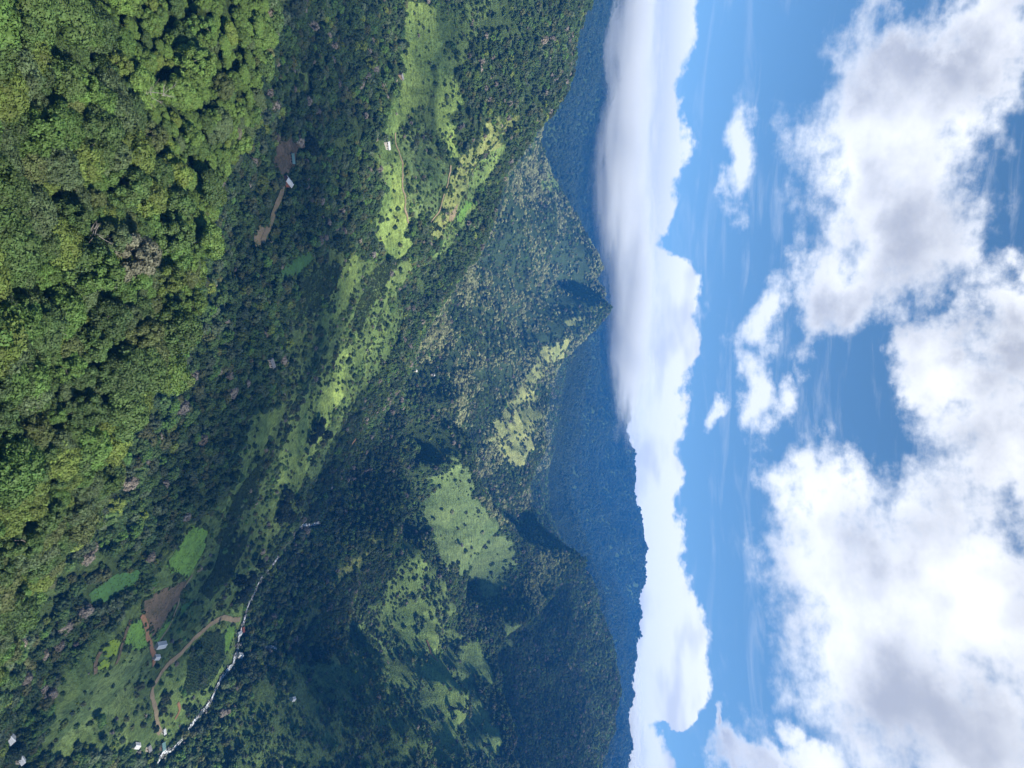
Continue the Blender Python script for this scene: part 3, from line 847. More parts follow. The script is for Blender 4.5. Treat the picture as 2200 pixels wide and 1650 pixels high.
def cover_at(x, y):
    t = np.clip(np.rint((np.arctan2(x, y) - TH[0]) / (TH[1] - TH[0])), 0, NT_ - 1).astype(int)
    l = np.clip(np.rint(np.interp(np.log(np.hypot(x, y)), LR, np.arange(NR_))), 0, NR_ - 1).astype(int)
    return treecover[t, l]


HOUSE_SPOTS = []


def ring(r0, r1, sp, half=33.0):
    h = r1 * math.sin(math.radians(half))
    gx, gy = np.meshgrid(np.arange(-h, h, sp), np.arange(r0 * 0.7, r1, sp))
    gx = gx + (np.arange(gx.shape[0]) % 2)[:, None] * sp / 2
    x = (gx + rng.uniform(-.42, .42, gx.shape) * sp).ravel(); y = (gy + rng.uniform(-.42, .42, gy.shape) * sp).ravel()
    r = np.hypot(x, y)
    k = (r >= r0) & (r < r1) & (np.abs(np.arctan2(x, y)) < math.radians(half))
    return x[k], y[k]


PAL = np.array([(0.066, 0.116, 0.034), (0.135, 0.180, 0.036), (0.042, 0.076, 0.028), (0.084, 0.116, 0.062), (0.210, 0.185, 0.155), (0.086, 0.165, 0.036), (0.098, 0.112, 0.044)])
names = ['mid green', 'yellow green', 'dark green', 'grey olive', 'pale mauve grey', 'bright green', 'brownish olive']


LIT_UPPER = poly_at([(1145, 1130), (1165, 1175), (1226, 1194), (1205, 1228), (1185, 1262), (1168, 1292), (1140, 1312), (1120, 1260), (1140, 1200)])      # sunlight painted into the tree tint on the upper spur


def tints(x, y, r):
    a = fbm(x / 90, y / 90, 3, 61); b = rng.uniform(0, 1, len(x)); near = r < 330
    w = np.zeros((len(x), 7))
    w[:, 0] = 1.0; w[:, 1] = np.where(near, 0.45 + 1.2 * np.clip(a, 0, 1), 0.12); w[:, 2] = np.where(near, 0.45, 1.0); w[:, 3] = 0.40 - 0.5 * np.minimum(a, 0)
    w[:, 4] = np.where(near, 0.015, 0.09) + 0.1 * (a < -0.25); w[:, 5] = np.where(near, 0.5, 0.22); w[:, 6] = 0.30
    c = np.cumsum(w, 1); k = (b[:, None] * c[:, -1:] > c).sum(1)
    t = PAL[k] * rng.uniform(0.75, 1.25, (len(x), 1)) * (1 + 0.25 * a[:, None])
    t[near] = t[near] * 0.62 + np.array([0.080, 0.130, 0.036]) * 0.38
    g2 = fbm(x / 55, y / 55, 3, 62)[:, None]; t = t * (1 + np.where(near[:, None], 0.3, 0.75) * g2 * np.array([1.15, 1.0, 0.7]))
    fr = r > 3000; t[fr] = t[fr] * 0.12 + np.array([0.034, 0.056, 0.032]) * 0.88
    pale = (r > 1380) & (r < 2900) & (x < 330) & (rng.uniform(0, 1, len(x)) < np.clip(0.42 + 1.8 * fbm(x / 150, y / 150, 3, 63), 0.03, 0.92))  # some crowns across the side valley are tinted pale to look sunlit
    t[pale] = np.array([0.30, 0.32, 0.155]) * rng.uniform(0.5, 1.35, (pale.sum(), 1)); k[pale] = 3
    up = inside(LIT_UPPER, x, y) & (rng.uniform(0, 1, len(x)) < 0.75); t[up] = np.array([0.24, 0.26, 0.10]) * rng.uniform(0.6, 1.3, (up.sum(), 1))
    return k, t


px_, py_, sc_, lod_ = [], [], [], []
for r0, r1, sp, smin, smax, lod in [(95, 330, 6.2, 0.36, 1.38, 0), (330, 1000, 6.6, 0.45, 1.12, 1), (1000, 2300, 7.0, 0.48, 1.05, 2), (2300, 3300, 9.0, 0.6, 1.25, 2), (3300, 7600, 19.0, 1.4, 2.4, 2)]:
    x, y = ring(r0, r1, sp); n = len(x)
    s_ = smin + (smax - smin) * rng.beta(1.5, 2.4, n)
    if lod:
        s_ *= 1 + 0.35 * fbm(x / 130, y / 130, 2, 64)
    px_.append(x); py_.append(y); sc_.append(s_); lod_.append(np.full(n, lod))
# steep ground carries more crowns per square metre of map
for r0, r1, sp, smin, smax, lod in [(330, 1000, 6.6, 0.45, 1.12, 1), (1000, 2300, 7.0, 0.48, 1.05, 2), (2300, 3300, 9.0, 0.6, 1.25, 2)]:
    x, y = ring(r0, r1, sp); e_ = 4.0
    g = np.hypot((hz(x + e_, y) - hz(x - e_, y)) / (2 * e_), (hz(x, y + e_) - hz(x, y - e_)) / (2 * e_))
    k = rng.uniform(0, 1, len(x)) < np.clip(np.sqrt(1 + g * g) - 1.12, 0, 1)
    x, y = x[k], y[k]
    px_.append(x); py_.append(y); sc_.append(smin + (smax - smin) * rng.beta(1.5, 2.4, len(x))); lod_.append(np.full(len(x), lod))
# understorey shrubs fill the gaps of the near forest and the scrub of the left hillside
for r0, r1, sp, lod in [(95, 330, 5.2, 0), (330, 900, 5.2, 1), (900, 1700, 7.5, 2)]:
    x, y = ring(r0, r1, sp); n = len(x)
    px_.append(x); py_.append(y); sc_.append(rng.uniform(0.26, 0.46, n)); lod_.append(np.full(n, lod + 10))
x, y = ring(340, 1250, 3.6); n = len(x)
px_.append(x); py_.append(y); sc_.append(rng.uniform(0.5, 1.9, n) ** 1.2); lod_.append(np.full(n, 30))
TX, TY, TS, TL = (np.concatenate(a) for a in (px_, py_, sc_, lod_))
TR = np.hypot(TX, TY); TZ = hz(TX, TY)
cv = cover_at(TX + fbm(TX / 20, TY / 20, 2, 66) * 4, TY)
clear = np.clip(1.05 + 2.2 * fbm(TX / 75, TY / 75, 3, 68) + np.clip((TR - 1000) / 250, 0, 1), 0.12, 1.0)      # natural glades on the hillsides
clumpy = np.clip(0.5 + 2.2 * fbm(TX / 38, TY / 38, 3, 69), 0.0, 1.6)
ok = rng.uniform(0, 1, len(TX)) < np.where(cv < 0.99, cv * clumpy * np.where(TL >= 10, 1.5, 1.0), np.where(TR < 330, 1.0, clear))
bushy = np.clip(0.35 + 1.9 * fbm(TX / 24, TY / 24, 3, 70), 0.0, 1.0) * np.where(cv < 0.2, 0.22, np.where(cv < 0.99, 0.75, 0.0))
ok = np.where(TL == 30, rng.uniform(0, 1, len(TX)) < bushy, ok)
TS = np.where((cv > 0.15) & (cv < 0.7) & (TL < 10) & (TR < 1300), TS * rng.uniform(0.5, 0.95, len(TX)), TS)
ok &= (TZ + 14) / TR > hor(TX, TY) - 30 / TR
UX, UY = TX / TR, TY / TR; TH_ = np.where(TL == 30, TS * 1.2, TS * 9.5)      # growers keep the plots, tracks and houses clear of tall trees on the downhill side
for P in FIELD_POLYS:
    ok &= ~inside(P, TX, TY)
    for f_ in (0.5, 1.1, 1.7): ok &= ~inside(P, TX + UX * TH_ * f_, TY + UY * TH_ * f_)
for c, w in ROAD_LINES:
    ok &= seg_dist(c[::3], TX, TY) > w * 0.5 + np.where(TL == 30, TS, 2.0 * TS) + 0.6
    for f_ in (0.6, 1.2): ok &= seg_dist(c[::3], TX + UX * TH_ * f_, TY + UY * TH_ * f_) > w * 0.4 + 0.5 * np.minimum(TH_ * 0.3, 2.0)
dr_ = seg_dist(RIVER_C[::4], TX, TY); ok &= dr_ > np.where(TL == 30, 2.6 + 0.6 * TS, 3.2 + 2.4 * TS)
for f_ in (0.45, 0.9, 1.4, 1.9): ok &= (seg_dist(RIVER_C[::4], TX + UX * TH_ * f_, TY + UY * TH_ * f_) > 2.4) | (TY < 740)
ok &= seg_dist(STREAM_C, TX, TY) > 3.5

HOUSES = [  # spot, length, depth, wall height, heading, roof, wall, label
    ((613, 390), 13, 7, 3.0, 80, 'zinc', 'red', 'white roofed house with reddish walls at the top of the pale hillside path'),
    ((623, 341), 8, 6, 2.4, 20, 'teal', 'wood', 'small teal roofed shed in the brown hillside yard'),
    ((829, 313), 9, 7, 2.8, 30, 'zinc', 'white', 'small white roofed house at the foot of the lit pasture strip'),
    ((859, 164), 10, 5, 2.4, 75, 'grey', 'wood', 'long dark walled shed on the upper edge of the lit pasture'),
    ((338, 1386), 14, 7, 3.0, 75, 'zinc', 'white', 'largest white roofed farmhouse on the crest below the fallow field'),
    ((331, 1412), 7, 5, 2.6, 70, 'zinc', 'white', 'small white outbuilding where the reddish track ends'),
    ((509, 1362), 9, 6, 2.8, 85, 'zinc', 'white', 'white house on the river bank beside the striped plot'),
    ((510, 1408), 11, 7, 2.8, 65, 'zinc', 'white', 'lower white house on the river bank under the forest edge'),
    ((518, 1352), 6, 5, 2.5, 10, 'red', 'wood', 'small red roofed hut between the river houses'),
    ((10, 1585), 9, 7, 3.0, 40, 'zinc', 'white', 'pale roofed house at the bottom of the slope by the frame edge'),
    ((287, 1602), 8, 6, 2.6, 60, 'zinc', 'white', 'pale house leftmost of the three by the lower river'),
    ((315, 1607), 6, 5, 2.6, 20, 'grey', 'white', 'tiny pale hut between the two other lower river houses'),
    ((346, 1602), 8, 6, 2.6, 10, 'teal', 'wood', 'teal roofed hut rightmost of the three by the lower river'),
    ((38, 1632), 6, 5, 2.6, 30, 'zinc', 'white', 'small pale hut in the trees at the lower edge'),
    ((348, 1571), 5, 4, 2.4, 10, 'zinc', 'white', 'tiny white shed at the end of the dirt road'),
    ((624, 1502), 10, 6, 2.8, 70, 'zinc', 'white', 'lone white house in the scrub on the right bank slope'),
    ((578, 779), 9, 6, 2.8, 40, 'grey', 'white', 'pale house hidden among dark trees on the left hillside'),
    ((889, 796), 13, 7, 3.0, 80, 'zinc', 'white', 'white farmhouse in the clearing beyond the hillside edge'),
    ((927, 806), 11, 6, 3.0, 85, 'zinc', 'white', 'second white farmhouse beyond the hillside edge, nearer the far forest'),
    ((706, 1047), 11, 6, 2.8, 80, 'grey', 'wood', 'grey roofed barn on the shrubby ridge above the gorge'),
]
HP = [at(*h[0]) for h in HOUSES]
for P in HP: ok &= np.hypot(TX - P[0], TY - P[1]) > 8 + np.where(TL == 30, TS * .5, 2.5 * TS)
for P in HP: ok &= np.hypot(TX + UX * TH_ - P[0], TY + UY * TH_ - P[1]) > 5
TX, TY, TZ, TS, TL, TR = (a[ok] for a in (TX, TY, TZ, TS, TL, TR))
crest = (TL % 10 == 0) & (TL < 30) & (TR < 335) & (TR > 222 + 30 * fbm(TX / 40, TY / 40, 2, 74)) & (TX < 30)
TS = np.where(crest & (TL == 0), TS * np.where(rng.uniform(0, 1, len(TX)) < 0.2, 1.0, 0.55), TS)
TK, TC = tints(TX, TY, TR)
k = crest & (rng.uniform(0, 1, len(TX)) < 0.7); TC[k] = np.array([0.104, 0.172, 0.040]) * rng.uniform(0.75, 1.25, (k.sum(), 1)); TK[k] = 1  # brighter yellow-green tint imitates sunlit streaks along the near crest
k = (TL % 10 == 1) | (TL == 30); TC[k] *= 1.15
N = len(TX)
form_i = np.where(TL == 30, SHRUB, 0)
form_i = np.where(TL == 30, SHRUB, np.where(TL % 10 == 0, rng.integers(0, 4, N), np.where(TL % 10 == 1, rng.integers(4, 10, N), rng.integers(10, 16, N))))
rot = rng.uniform(0, 6.283, N)

# ---- the 300 trees that show largest stand as single trees, the rest is the forest
X_, Y_ = project(np.column_stack([TX, TY, TZ + 6 * TS]))
seen = (TL == 0) & (X_ > -30) & (X_ < 2230) & (Y_ > -25) & (Y_ < 1675) & ((TZ + 7 * TS) / TR > hor(TX, TY))
order = np.argsort(np.where(seen, -TS / TR, 1e9))[:290]
single = np.zeros(N, bool); single[order] = True
LBL = {0: 'mid green rounded broadleaf tree', 1: 'yellow green broadleaf tree', 2: 'dark green broadleaf tree', 3: 'grey olive feathery tree', 4: 'pale mauve grey blossoming tree',
       5: 'bright green leafy tree', 6: 'brownish olive tree'}


def where(px, py, r):
    if px < 90: a = 'at the left edge'
    elif r > 225: a = 'on the outer crest'
    elif px < 240: a = 'in the nearest canopy'
    else: a = 'amid the near canopy'
    b = ['at the top', 'in the upper half', 'halfway down', 'below the middle', 'above the valley farms'][min(4, max(0, int(py / 290)))]
    return a + ', ' + b


for i in order:
    cm, tm = NEAR[int(rng.integers(0, 8))]
    root = bpy.data.objects.new('broadleaf_tree', None)
    root.location = (TX[i], TY[i], TZ[i]); root.rotation_euler = (0, 0, rot[i]); s_ = TS[i] * rng.uniform(0.95, 1.15); root.scale = (s_, s_, s_ * rng.uniform(0.85, 1.2))
    COL.objects.link(root)
    size = 'big ' if TS[i] > 1.2 else ('small ' if TS[i] < 0.88 else '')
    tag(root, size + LBL[int(TK[i])] + ' ' + where(X_[i], Y_[i], TR[i]), 'tree', names[int(TK[i])] + ' trees of the foreground forest')
    c = bpy.data.objects.new('crown', cm); c['tint'] = [float(v) for v in TC[i]]; link(c, root)
    link(bpy.data.objects.new('trunk', tm), root)


def scatter(name, X, Y, Z, form_idx, scale, rz, tint, label, cat):
    me = bpy.data.meshes.new(name); n = len(X)
    me.vertices.add(n); me.vertices.foreach_set('co', np.column_stack([X, Y, Z]).astype(np.float32).ravel())
    for nm, typ, key, val in (('form', 'INT', 'value', form_idx.astype(np.int32)), ('size', 'FLOAT', 'value', scale.astype(np.float32)), ('turn', 'FLOAT', 'value', rz.astype(np.float32)),
                              ('tint', 'FLOAT_COLOR', 'color', np.column_stack([tint, np.ones(n)]).astype(np.float32).ravel())):
        a = me.attributes.new(nm, typ, 'POINT'); a.data.foreach_set(key, val)
    o = link(bpy.data.objects.new(name, me))
    g = bpy.data.node_groups.new(name, 'GeometryNodeTree')
    g.interface.new_socket('Geometry', in_out='INPUT', socket_type='NodeSocketGeometry'); g.interface.new_socket('Geometry', in_out='OUTPUT', socket_type='NodeSocketGeometry')
    i_, o_ = g.nodes.new('NodeGroupInput'), g.nodes.new('NodeGroupOutput')
    iop = g.nodes.new('GeometryNodeInstanceOnPoints'); ci = g.nodes.new('GeometryNodeCollectionInfo')
    ci.inputs[0].default_value = forms; ci.inputs[1].default_value = True; ci.inputs[2].default_value = True

    def na(nm, typ):
        q = g.nodes.new('GeometryNodeInputNamedAttribute'); q.data_type = typ; q.inputs[0].default_value = nm
        return next(s for s in q.outputs if s.enabled and s.name == 'Attribute')
    cx = g.nodes.new('ShaderNodeCombineXYZ'); g.links.new(na('turn', 'FLOAT'), cx.inputs[2])
    er = g.nodes.new('FunctionNodeEulerToRotation'); g.links.new(cx.outputs[0], er.inputs[0])
    g.links.new(i_.outputs[0], iop.inputs['Points']); g.links.new(ci.outputs[0], iop.inputs['Instance'])
    iop.inputs['Pick Instance'].default_value = True
    g.links.new(na('form', 'INT'), iop.inputs['Instance Index']); g.links.new(er.outputs[0], iop.inputs['Rotation']); g.links.new(na('size', 'FLOAT'), iop.inputs['Scale'])
    g.links.new(iop.outputs[0], o_.inputs[0])
    md = o.modifiers.new('trees', 'NODES'); md.node_group = g
    return tag(o, label, cat, kind='stuff')


k = ~single
print('TREES', N, 'forest', k.sum())
scatter('forest', TX[k], TY[k], TZ[k] - 0.3, form_i[k], TS[k], rot[k], TC[k], 'dense mixed green forest covering the valley slopes', 'forest')

# coffee and crop rows
RX, RY, RT = [], [], []
for pl, sp, hd, tc_ in [([(700, 570), (735, 575), (690, 660), (640, 690), (620, 640), (660, 590)], 2.3, 20, (0.032, 0.062, 0.020)),
                        ([(865, 560), (800, 650), (770, 720), (755, 700), (790, 600), (830, 555)], 2.6, 15, (0.036, 0.060, 0.022)),
                        ([(440, 1355), (480, 1362), (478, 1420), (440, 1480), (385, 1500), (400, 1420)], 2.4, 60, (0.055, 0.10, 0.034)),
                        ([(580, 960), (555, 1010), (530, 1080), (500, 1150), (470, 1200), (460, 1160), (520, 1040)], 2.4, 30, (0.045, 0.078, 0.026)),
                        ([(540, 1130), (500, 1230), (450, 1290), (425, 1270), (470, 1190)], 2.4, 25, (0.040, 0.072, 0.026))]:
    P = poly_at(pl); c = P.mean(0); L = np.ptp(P, 0).max(); u, v = np.meshgrid(np.arange(-L, L, sp * 0.62), np.arange(-L, L, sp)); u = u.ravel(); v = v.ravel()
    th = math.radians(hd); x = c[0] + u * math.cos(th) - v * math.sin(th) + rng.normal(0, .15, u.shape); y = c[1] + u * math.sin(th) + v * math.cos(th) + rng.normal(0, .15, u.shape)
    q = inside(P, x, y) & (rng.uniform(0, 1, x.shape) < 0.92); RX.append(x[q]); RY.append(y[q]); RT.append(np.array(tc_) * rng.uniform(0.7, 1.3, (q.sum(), 1)))
RS = [rng.uniform(0.8, 1.2, len(q)) for q in RX]
for (nm, pl, mt, lb), P in zip(FIELDS, FIELD_POLYS):       # seedlings and weeds on the plots, scrub along their margins
    L = np.ptp(P, 0); n = int(L[0] * L[1] / 3.2); x = P[:, 0].min() + rng.uniform(0, 1, n) * L[0]; y = P[:, 1].min() + rng.uniform(0, 1, n) * L[1]
    q = inside(P, x, y) & (rng.uniform(0, 1, n) < np.clip((0.55 if nm == 'crop_field' else 0.22) + 1.1 * fbm(x / 9, y / 9, 3, 95), 0, 1))
    c_ = np.array((0.085, 0.165, 0.034)) if nm == 'crop_field' else np.array((0.06, 0.062, 0.030))
    RX.append(x[q]); RY.append(y[q]); RT.append(c_ * rng.uniform(0.6, 1.3, (q.sum(), 1))); RS.append(rng.uniform(0.22, 0.5, q.sum()))
    for a, b in zip(P, np.roll(P, -1, 0)):
        n = int(np.hypot(*(b - a)) / 1.5); t = rng.uniform(0, 1, (n, 1)); e = a + (b - a) * t + rng.normal(0, 1.0, (n, 2)); q = fbm(e[:, 0] / 14, e[:, 1] / 14, 2, 96) > -0.1
        e = e[q]; RX.append(e[:, 0]); RY.append(e[:, 1]); RT.append(np.array((0.058, 0.095, 0.032)) * rng.uniform(0.6, 1.3, (len(e), 1))); RS.append(rng.uniform(0.4, 1.3, len(e)))
RS = np.concatenate(RS)
RX, RY, RT = np.concatenate(RX), np.concatenate(RY), np.concatenate(RT)
print('ROWS', len(RX))
scatter('coffee_shrubs', RX, RY, hz(RX, RY), np.full(len(RX), SHRUB), RS, rng.uniform(0, 6, len(RX)), RT, 'low coffee shrubs, seedlings and weeds on the hillside plots', 'shrubs')

# lone trees that stand out
M_SPIRE = []
for k in range(2):
    V, F, C = crown(600 + k, 3.4, 1.0, 13.0, 60, 40, 0.55, 'cone'); cm = mesh_np('conifer_crown', V, F, [M_LEAF]); clump_attr(cm, C)
    tv, tf = branching(620 + k, 12, 1.2, 0.3, 2); M_SPIRE.append((cm, mesh_np('conifer_trunk', tv, tf, [M_BARK])))


def lone(name, px, py, meshes, s, tint, label, cat='tree', lift=0.0):
    p = at(px, py); root = empty(name, (p[0], p[1], p[2] - 0.2), random.uniform(0, 6.28)); root.scale = (s, s, s)
    c = bpy.data.objects.new('crown', meshes[0]); c['tint'] = list(tint); link(c, root); link(bpy.data.objects.new('trunk', meshes[1]), root)
    return tag(root, label, cat)


DK = (0.020, 0.036, 0.018)
lone('conifer', 962, 1522, M_SPIRE[0], 1.15, DK, 'lone dark conifer in the middle of the narrow right hand pasture')
lone('conifer', 1036, 1600, M_SPIRE[1], 1.1, DK, 'dark conifer at the forest edge of the farthest right pasture')
lone('conifer', 1060, 1628, M_SPIRE[0], 1.3, DK, 'tallest dark conifer in the farthest right pasture near the frame edge')
lone('broadleaf_tree', 652, 312, NEAR[1], 1.35, DK, 'big dark round tree beside the brown hillside yard')
for q, (a, b, s_) in enumerate([(598, 1085, 1.5), (612, 1110, 1.3), (590, 1112, 1.5), (630, 1080, 1.2), (606, 1062, 1.3)]):
    o = lone('broadleaf_tree', a, b, NEAR[q % 4], s_, DK, 'dark crowned tree in the clump above the bend of the river'); o['group'] = 'dark clump above the river bend'
for q, (a, b, s_) in enumerate([(500, 1245, 1.4), (520, 1262, 1.2), (505, 1280, 1.4), (530, 1240, 1.2), (545, 1210, 1.1)]):
    o = lone('broadleaf_tree', a, b, NEAR[(q + 2) % 4], s_, DK, 'dark crowned tree in the clump beside the dirt road and river'); o['group'] = 'dark clump by road and river'
for q, (a, b, s_) in enumerate([(672, 925, 1.4), (690, 935, 1.3), (682, 905, 1.1), (660, 945, 1.2)]):
    o = lone('broadleaf_tree', a, b, NEAR[(q + 1) % 4], s_, DK, 'dark crowned tree in the clump on the long pasture strip'); o['group'] = 'dark clump on the long pasture'
lone('broadleaf_tree', 1012, 160, NEAR[3], 1.1, (0.11, 0.17, 0.03), 'solitary lime green round tree on the upper left slope')

# bare, bleached trees among the near canopy
BARE = []
for k in range(3):
    tv, tf = branching(700 + k, (13, 11, 14)[k], (4.0, 3.2, 4.6)[k], 0.22, 9, 5, 0.04); BARE.append(mesh_np('bare_trunk', tv, tf, [M_BARE]))
for q, (a, b, s_, lb) in enumerate([(120, 505, 0.95, 'bare bleached tree with forked white branches near the lower edge of the canopy'), (95, 300, 0.8, 'grey leafless tree leaning in the lower canopy at left'),
                                    (265, 205, 1.0, 'tall leafless tree beside the dark feathery crowns'), (160, 610, 0.8, 'small bare tree in a dark canopy gap'),
                                    (250, 745, 0.7, 'bare forked tree near the lit canopy crest')]):
    p = at(a, b); o = link(bpy.data.objects.new('bare_tree', BARE[q % 3])); o.location = p; o.rotation_euler = (0, 0, q * 1.3); o.scale = (s_,) * 3; tag(o, lb, 'tree')


# ------------------------------------------------------------------ houses
def plain(name, c, rough=0.7, var=0.15, spec=0.2):
    mt, n, b = principled(name, rough, spec)
    f = noise(coords(), 1.4, 5, 0.65)
    n.links.new(mixc(smooth(f, 0.35, 0.75), c, tuple(v * (1 - 2 * var) for v in c)).s, b.inputs['Base Color'])
    return mt


ROOF = {'zinc': plain('zinc_sheet', (0.84, 0.85, 0.85), 0.45, 0.08), 'teal': plain('teal_sheet', (0.20, 0.36, 0.36), 0.5), 'grey': plain('old_sheet', (0.34, 0.34, 0.35), 0.55), 'red': plain('red_sheet', (0.32, 0.10, 0.07), 0.6)}
WALL = {'white': plain('whitewash', (0.46, 0.42, 0.36), 0.9), 'wood': plain('weathered_board', (0.22, 0.16, 0.11), 0.9), 'red': plain('red_wash', (0.34, 0.12, 0.08), 0.9)}
M_DOOR = plain('door_wood', (0.12, 0.07, 0.04), 0.7); M_PANE = plain('dark_pane', (0.03, 0.04, 0.05), 0.15, 0.1, 0.5); M_POST = plain('post_wood', (0.30, 0.27, 0.23), 0.9)


def box_bm(bm, x0, x1, y0, y1, z0, z1):
    v = [bm.verts.new(c) for c in ((x0, y0, z0), (x1, y0, z0), (x1, y1, z0), (x0, y1, z0), (x0, y0, z1), (x1, y0, z1), (x1, y1, z1), (x0, y1, z1))]
    for f in ((0, 3, 2, 1), (4, 5, 6, 7), (0, 1, 5, 4), (1, 2, 6, 5), (2, 3, 7, 6), (3, 0, 4, 7)): bm.faces.new([v[i] for i in f])


def part(name, mat, parent, boxes):
    bm = bmesh.new()
    for b in boxes: box_bm(bm, *b)
    me = bpy.data.meshes.new(name); bm.to_mesh(me); bm.free(); me.materials.append(mat)
    return link(bpy.data.objects.new(name, me), parent)


for (spot, L, D, H, hd, rf, wl, lb), p in zip(HOUSES, HP):
    root = empty('house' if wl != 'wood' else 'shed', (p[0], p[1], float(max(hz(p[0], p[1]), p[2])) + 0.4), math.radians(hd))
    tag(root, lb, 'house' if wl != 'wood' else 'shed')
    L, D = L * 0.9, D * 0.68
    a, b = L / 2, D / 2
    bm = bmesh.new()                                   # walls with gables, footing sunk into the slope
    rh = D * 0.24
    vs = [bm.verts.new(c) for c in ((-a, -b, -4), (a, -b, -4), (a, b, -4), (-a, b, -4), (-a, -b, H), (a, -b, H), (a, b, H), (-a, b, H), (-a, 0, H + rh - .1), (a, 0, H + rh - .1))]
    for f in ((0, 1, 5, 4), (1, 2, 6, 9, 5), (2, 3, 7, 6), (3, 0, 4, 8, 7), (0, 3, 2, 1), (4, 5, 9, 8), (6, 7, 8, 9)): bm.faces.new([vs[i] for i in f])
    me = bpy.data.meshes.new('wall'); bm.to_mesh(me); bm.free(); me.materials.append(WALL[wl]); link(bpy.data.objects.new('wall', me), root)
    bm = bmesh.new(); e = 0.7; t = 0.10                # roof: two corrugated slopes
    n = max(8, int((L + 2 * e) / 0.45))
    for sg in (-1, 1):
        top, low = [], []
        for i in range(n + 1):
            x = -a - e + (L + 2 * e) * i / n; w = 0.05 * (i % 2)
            top.append(bm.verts.new((x, sg * 0.0, H + rh + w + 0.02 * (sg > 0)))); low.append(bm.verts.new((x, sg * (b + e), H - e * 2 * rh / D + w)))
        for i in range(n):
            q = [top[i], top[i + 1], low[i + 1], low[i]]
            bm.faces.new(q if sg < 0 else q[::-1])
    r_ = bmesh.ops.solidify(bm, geom=bm.faces[:], thickness=t)
    me = bpy.data.meshes.new('roof'); bm.to_mesh(me); bm.free(); me.materials.append(ROOF[rf]); ro = link(bpy.data.objects.new('roof', me), root)
    part('ridge_cap', ROOF[rf], ro, [(-a - e, a + e, -0.22, 0.22, H + rh + 0.04, H + rh + 0.16)])
    part('door', M_DOOR, root, [(-0.5, 0.5, -b - 0.06, -b + 0.02, 0.0, 2.1)])
    for wx in ([-L * 0.32, L * 0.32] if L > 6 else [L * 0.3]):
        wi = part('window', M_DOOR, root, [(wx - 0.6, wx + 0.6, -b - 0.05, -b + 0.02, 0.9, 1.95)]); part('pane', M_PANE, wi, [(wx - 0.5, wx + 0.5, -b - 0.07, -b - 0.04, 1.0, 1.85)])
    if L > 9:
        for wx in (-a + 0.3, 0.0, a - 0.3): part('porch_post', M_POST, root, [(wx - 0.07, wx + 0.07, -b - e + 0.1, -b - e + 0.24, -0.6, H - 0.2)])


# ------------------------------------------------------------------ unseen clouds beside and behind the drone, added to cast shade on the hillsides
M_CLOUD, n_, b_ = principled('cloud', 1.0, 0.0); b_.inputs['Base Color'].default_value = (0.85, 0.86, 0.88, 1); b_.inputs['Alpha'].default_value = 0.15
_bm = bmesh.new(); bmesh.ops.create_icosphere(_bm, subdivisions=3, radius=1.0)
cv_ = np.array([v.co[:] for v in _bm.verts]); cf_ = np.array([[v.index for v in f.verts] for f in _bm.faces]); _bm.free()
SHADE = [  # ground spot (x, y, z), radius across and along
    ((-330, 620, -200), 190, 150), ((-60, 640, -230), 190, 160), ((130, 560, -270), 160, 120), ((0, 780, -240), 120, 70), ((120, 1000, -280), 120, 70), ((220, 640, -310), 110, 90),
    ((230, 900, -310), 190, 170), ((240, 1150, -260), 130, 90), ((400, 930, -290), 100, 110), ((760, 1560, -100), 180, 180), ((800, 1800, 60), 330, 280),
    ((560, 1950, 40), 120, 120), ((-350, 880, -120), 120, 40), ((300, 400, -300), 90, 70), ((550, 2700, 60), 420, 380), ((200, 2700, 60), 260, 380), ((900, 2900, 200), 420, 400), ((250, 2050, -40), 110, 160),
]
HC = 1150.0
for q, (g, ra, rb) in enumerate(SHADE):
    g = np.array(g, float); s_ = np.array(SUN) * ((HC - g[2]) / SUN.z); c = g + s_
    if math.degrees(math.atan2(c[0] - ra, c[1] + rb)) < 36: continue
    V, F = [], []; nv = 0
    for k, s1 in enumerate((1.25, 1.0, 0.75)):
        lump = 1 + 0.42 * fbm(cv_[:, 0] * 1.7 + q * 3.1, cv_[:, 1] * 1.7 + cv_[:, 2] * 1.3, 4, 900)[:, None]
        v = cv_ * lump * np.array([ra * s1, rb * s1, 60 * s1])
        V.append(v); F.append(cf_ + nv); nv += len(v)
    o = link(bpy.data.objects.new('cloud', mesh_np('cloud', np.concatenate(V), np.concatenate(F), [M_CLOUD], smooth_=True))); o.location = c
    tag(o, 'unseen cloud added beside the drone to shade the valley', 'cloud', 'shade clouds over the valley', kind='stuff')

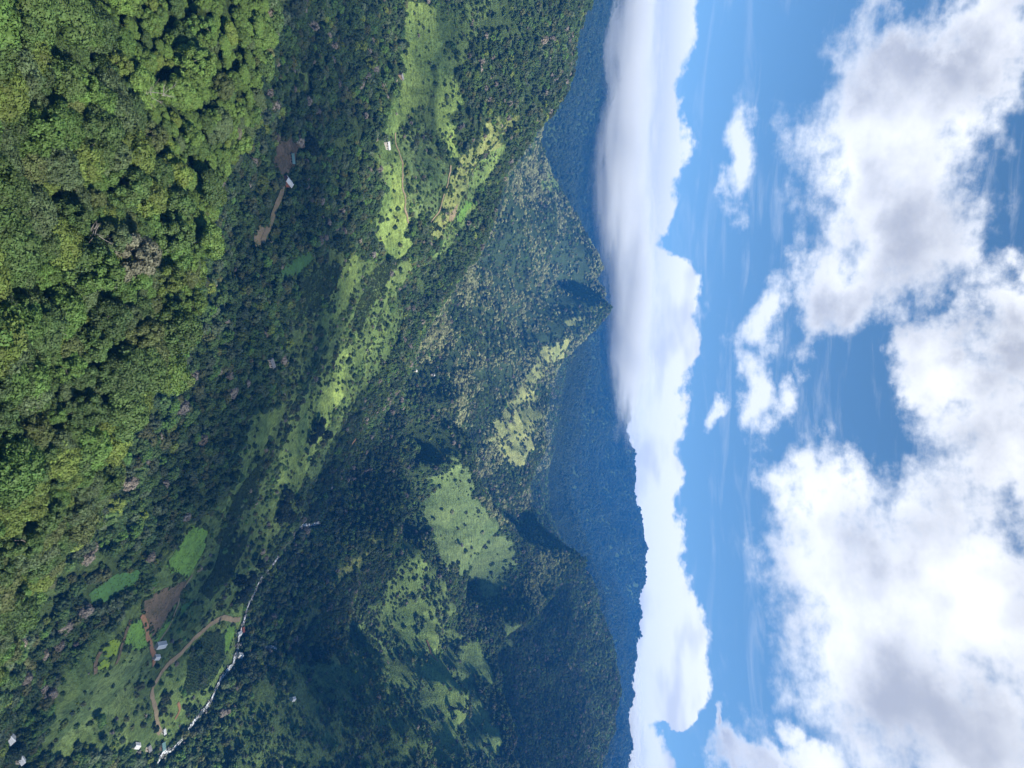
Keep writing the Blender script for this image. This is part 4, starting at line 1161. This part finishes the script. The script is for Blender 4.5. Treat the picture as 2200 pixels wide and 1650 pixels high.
# ------------------------------------------------------------------ haze
me = bpy.data.meshes.new('haze'); bm = bmesh.new(); box_bm(bm, -9500, 9500, -400, 12600, float(GZ.min()) - 5, max(float(GZ.max()), 30.0) + 30); bm.to_mesh(me); bm.free()
hz_m = bpy.data.materials.new('haze_air'); hz_m.use_nodes = True; n = hz_m.node_tree; n.nodes.clear()
o_ = n.nodes.new('ShaderNodeOutputMaterial'); v_ = n.nodes.new('ShaderNodeVolumePrincipled')
v_.inputs['Color'].default_value = (0.06, 0.35, 1.0, 1); v_.inputs['Density'].default_value = 0.000088; v_.inputs['Anisotropy'].default_value = 0.0
n.links.new(v_.outputs[0], o_.inputs['Volume']); me.materials.append(hz_m)
tag(link(bpy.data.objects.new('haze', me)), 'pale blue haze filling the valley air', 'haze', kind='stuff')

# ------------------------------------------------------------------ mist where the cloud bank rests on the far mountains
mist_m = bpy.data.materials.new('mist'); mist_m.use_nodes = True; n = mist_m.node_tree; n.nodes.clear(); S.nt = n
o_ = n.nodes.new('ShaderNodeOutputMaterial'); v_ = n.nodes.new('ShaderNodeVolumePrincipled')
v_.inputs['Color'].default_value = (0.97, 0.98, 1.0, 1); v_.inputs['Anisotropy'].default_value = 0.0
P_ = coords('Object')
ln = n.nodes.new('ShaderNodeVectorMath'); ln.operation = 'LENGTH'; n.links.new(P_.s, ln.inputs[0])
d_ = smooth(1.0 - S(ln.outputs['Value']) + (noise(P_, 3.6, 6, 0.62) - 0.5) * 1.1, 0.02, 0.55)
n.links.new((d_ * d_ * 0.007).s, v_.inputs['Density']); n.links.new(v_.outputs[0], o_.inputs['Volume'])
for c, r3, lb in [((-2000, 4200, 400), (1700, 1100, 240), 'grey mist bank swallowing the far mountain tops at the upper edge of the picture'),
                  ((-650, 4800, 520), (1150, 900, 200), 'grey mist settling on the far ridge behind the tall lit spur'),
                  ((2600, 5600, 600), (800, 600, 130), 'pale mist patch resting on the far ridge behind the right hand peak')]:
    o = link(bpy.data.objects.new('mist', mesh_np('mist', cv_, cf_, [mist_m]))); o.location = c; o.scale = r3
    tag(o, lb, 'mist', kind='stuff')
print('ZMAX', GZ.max(), GZ.min())
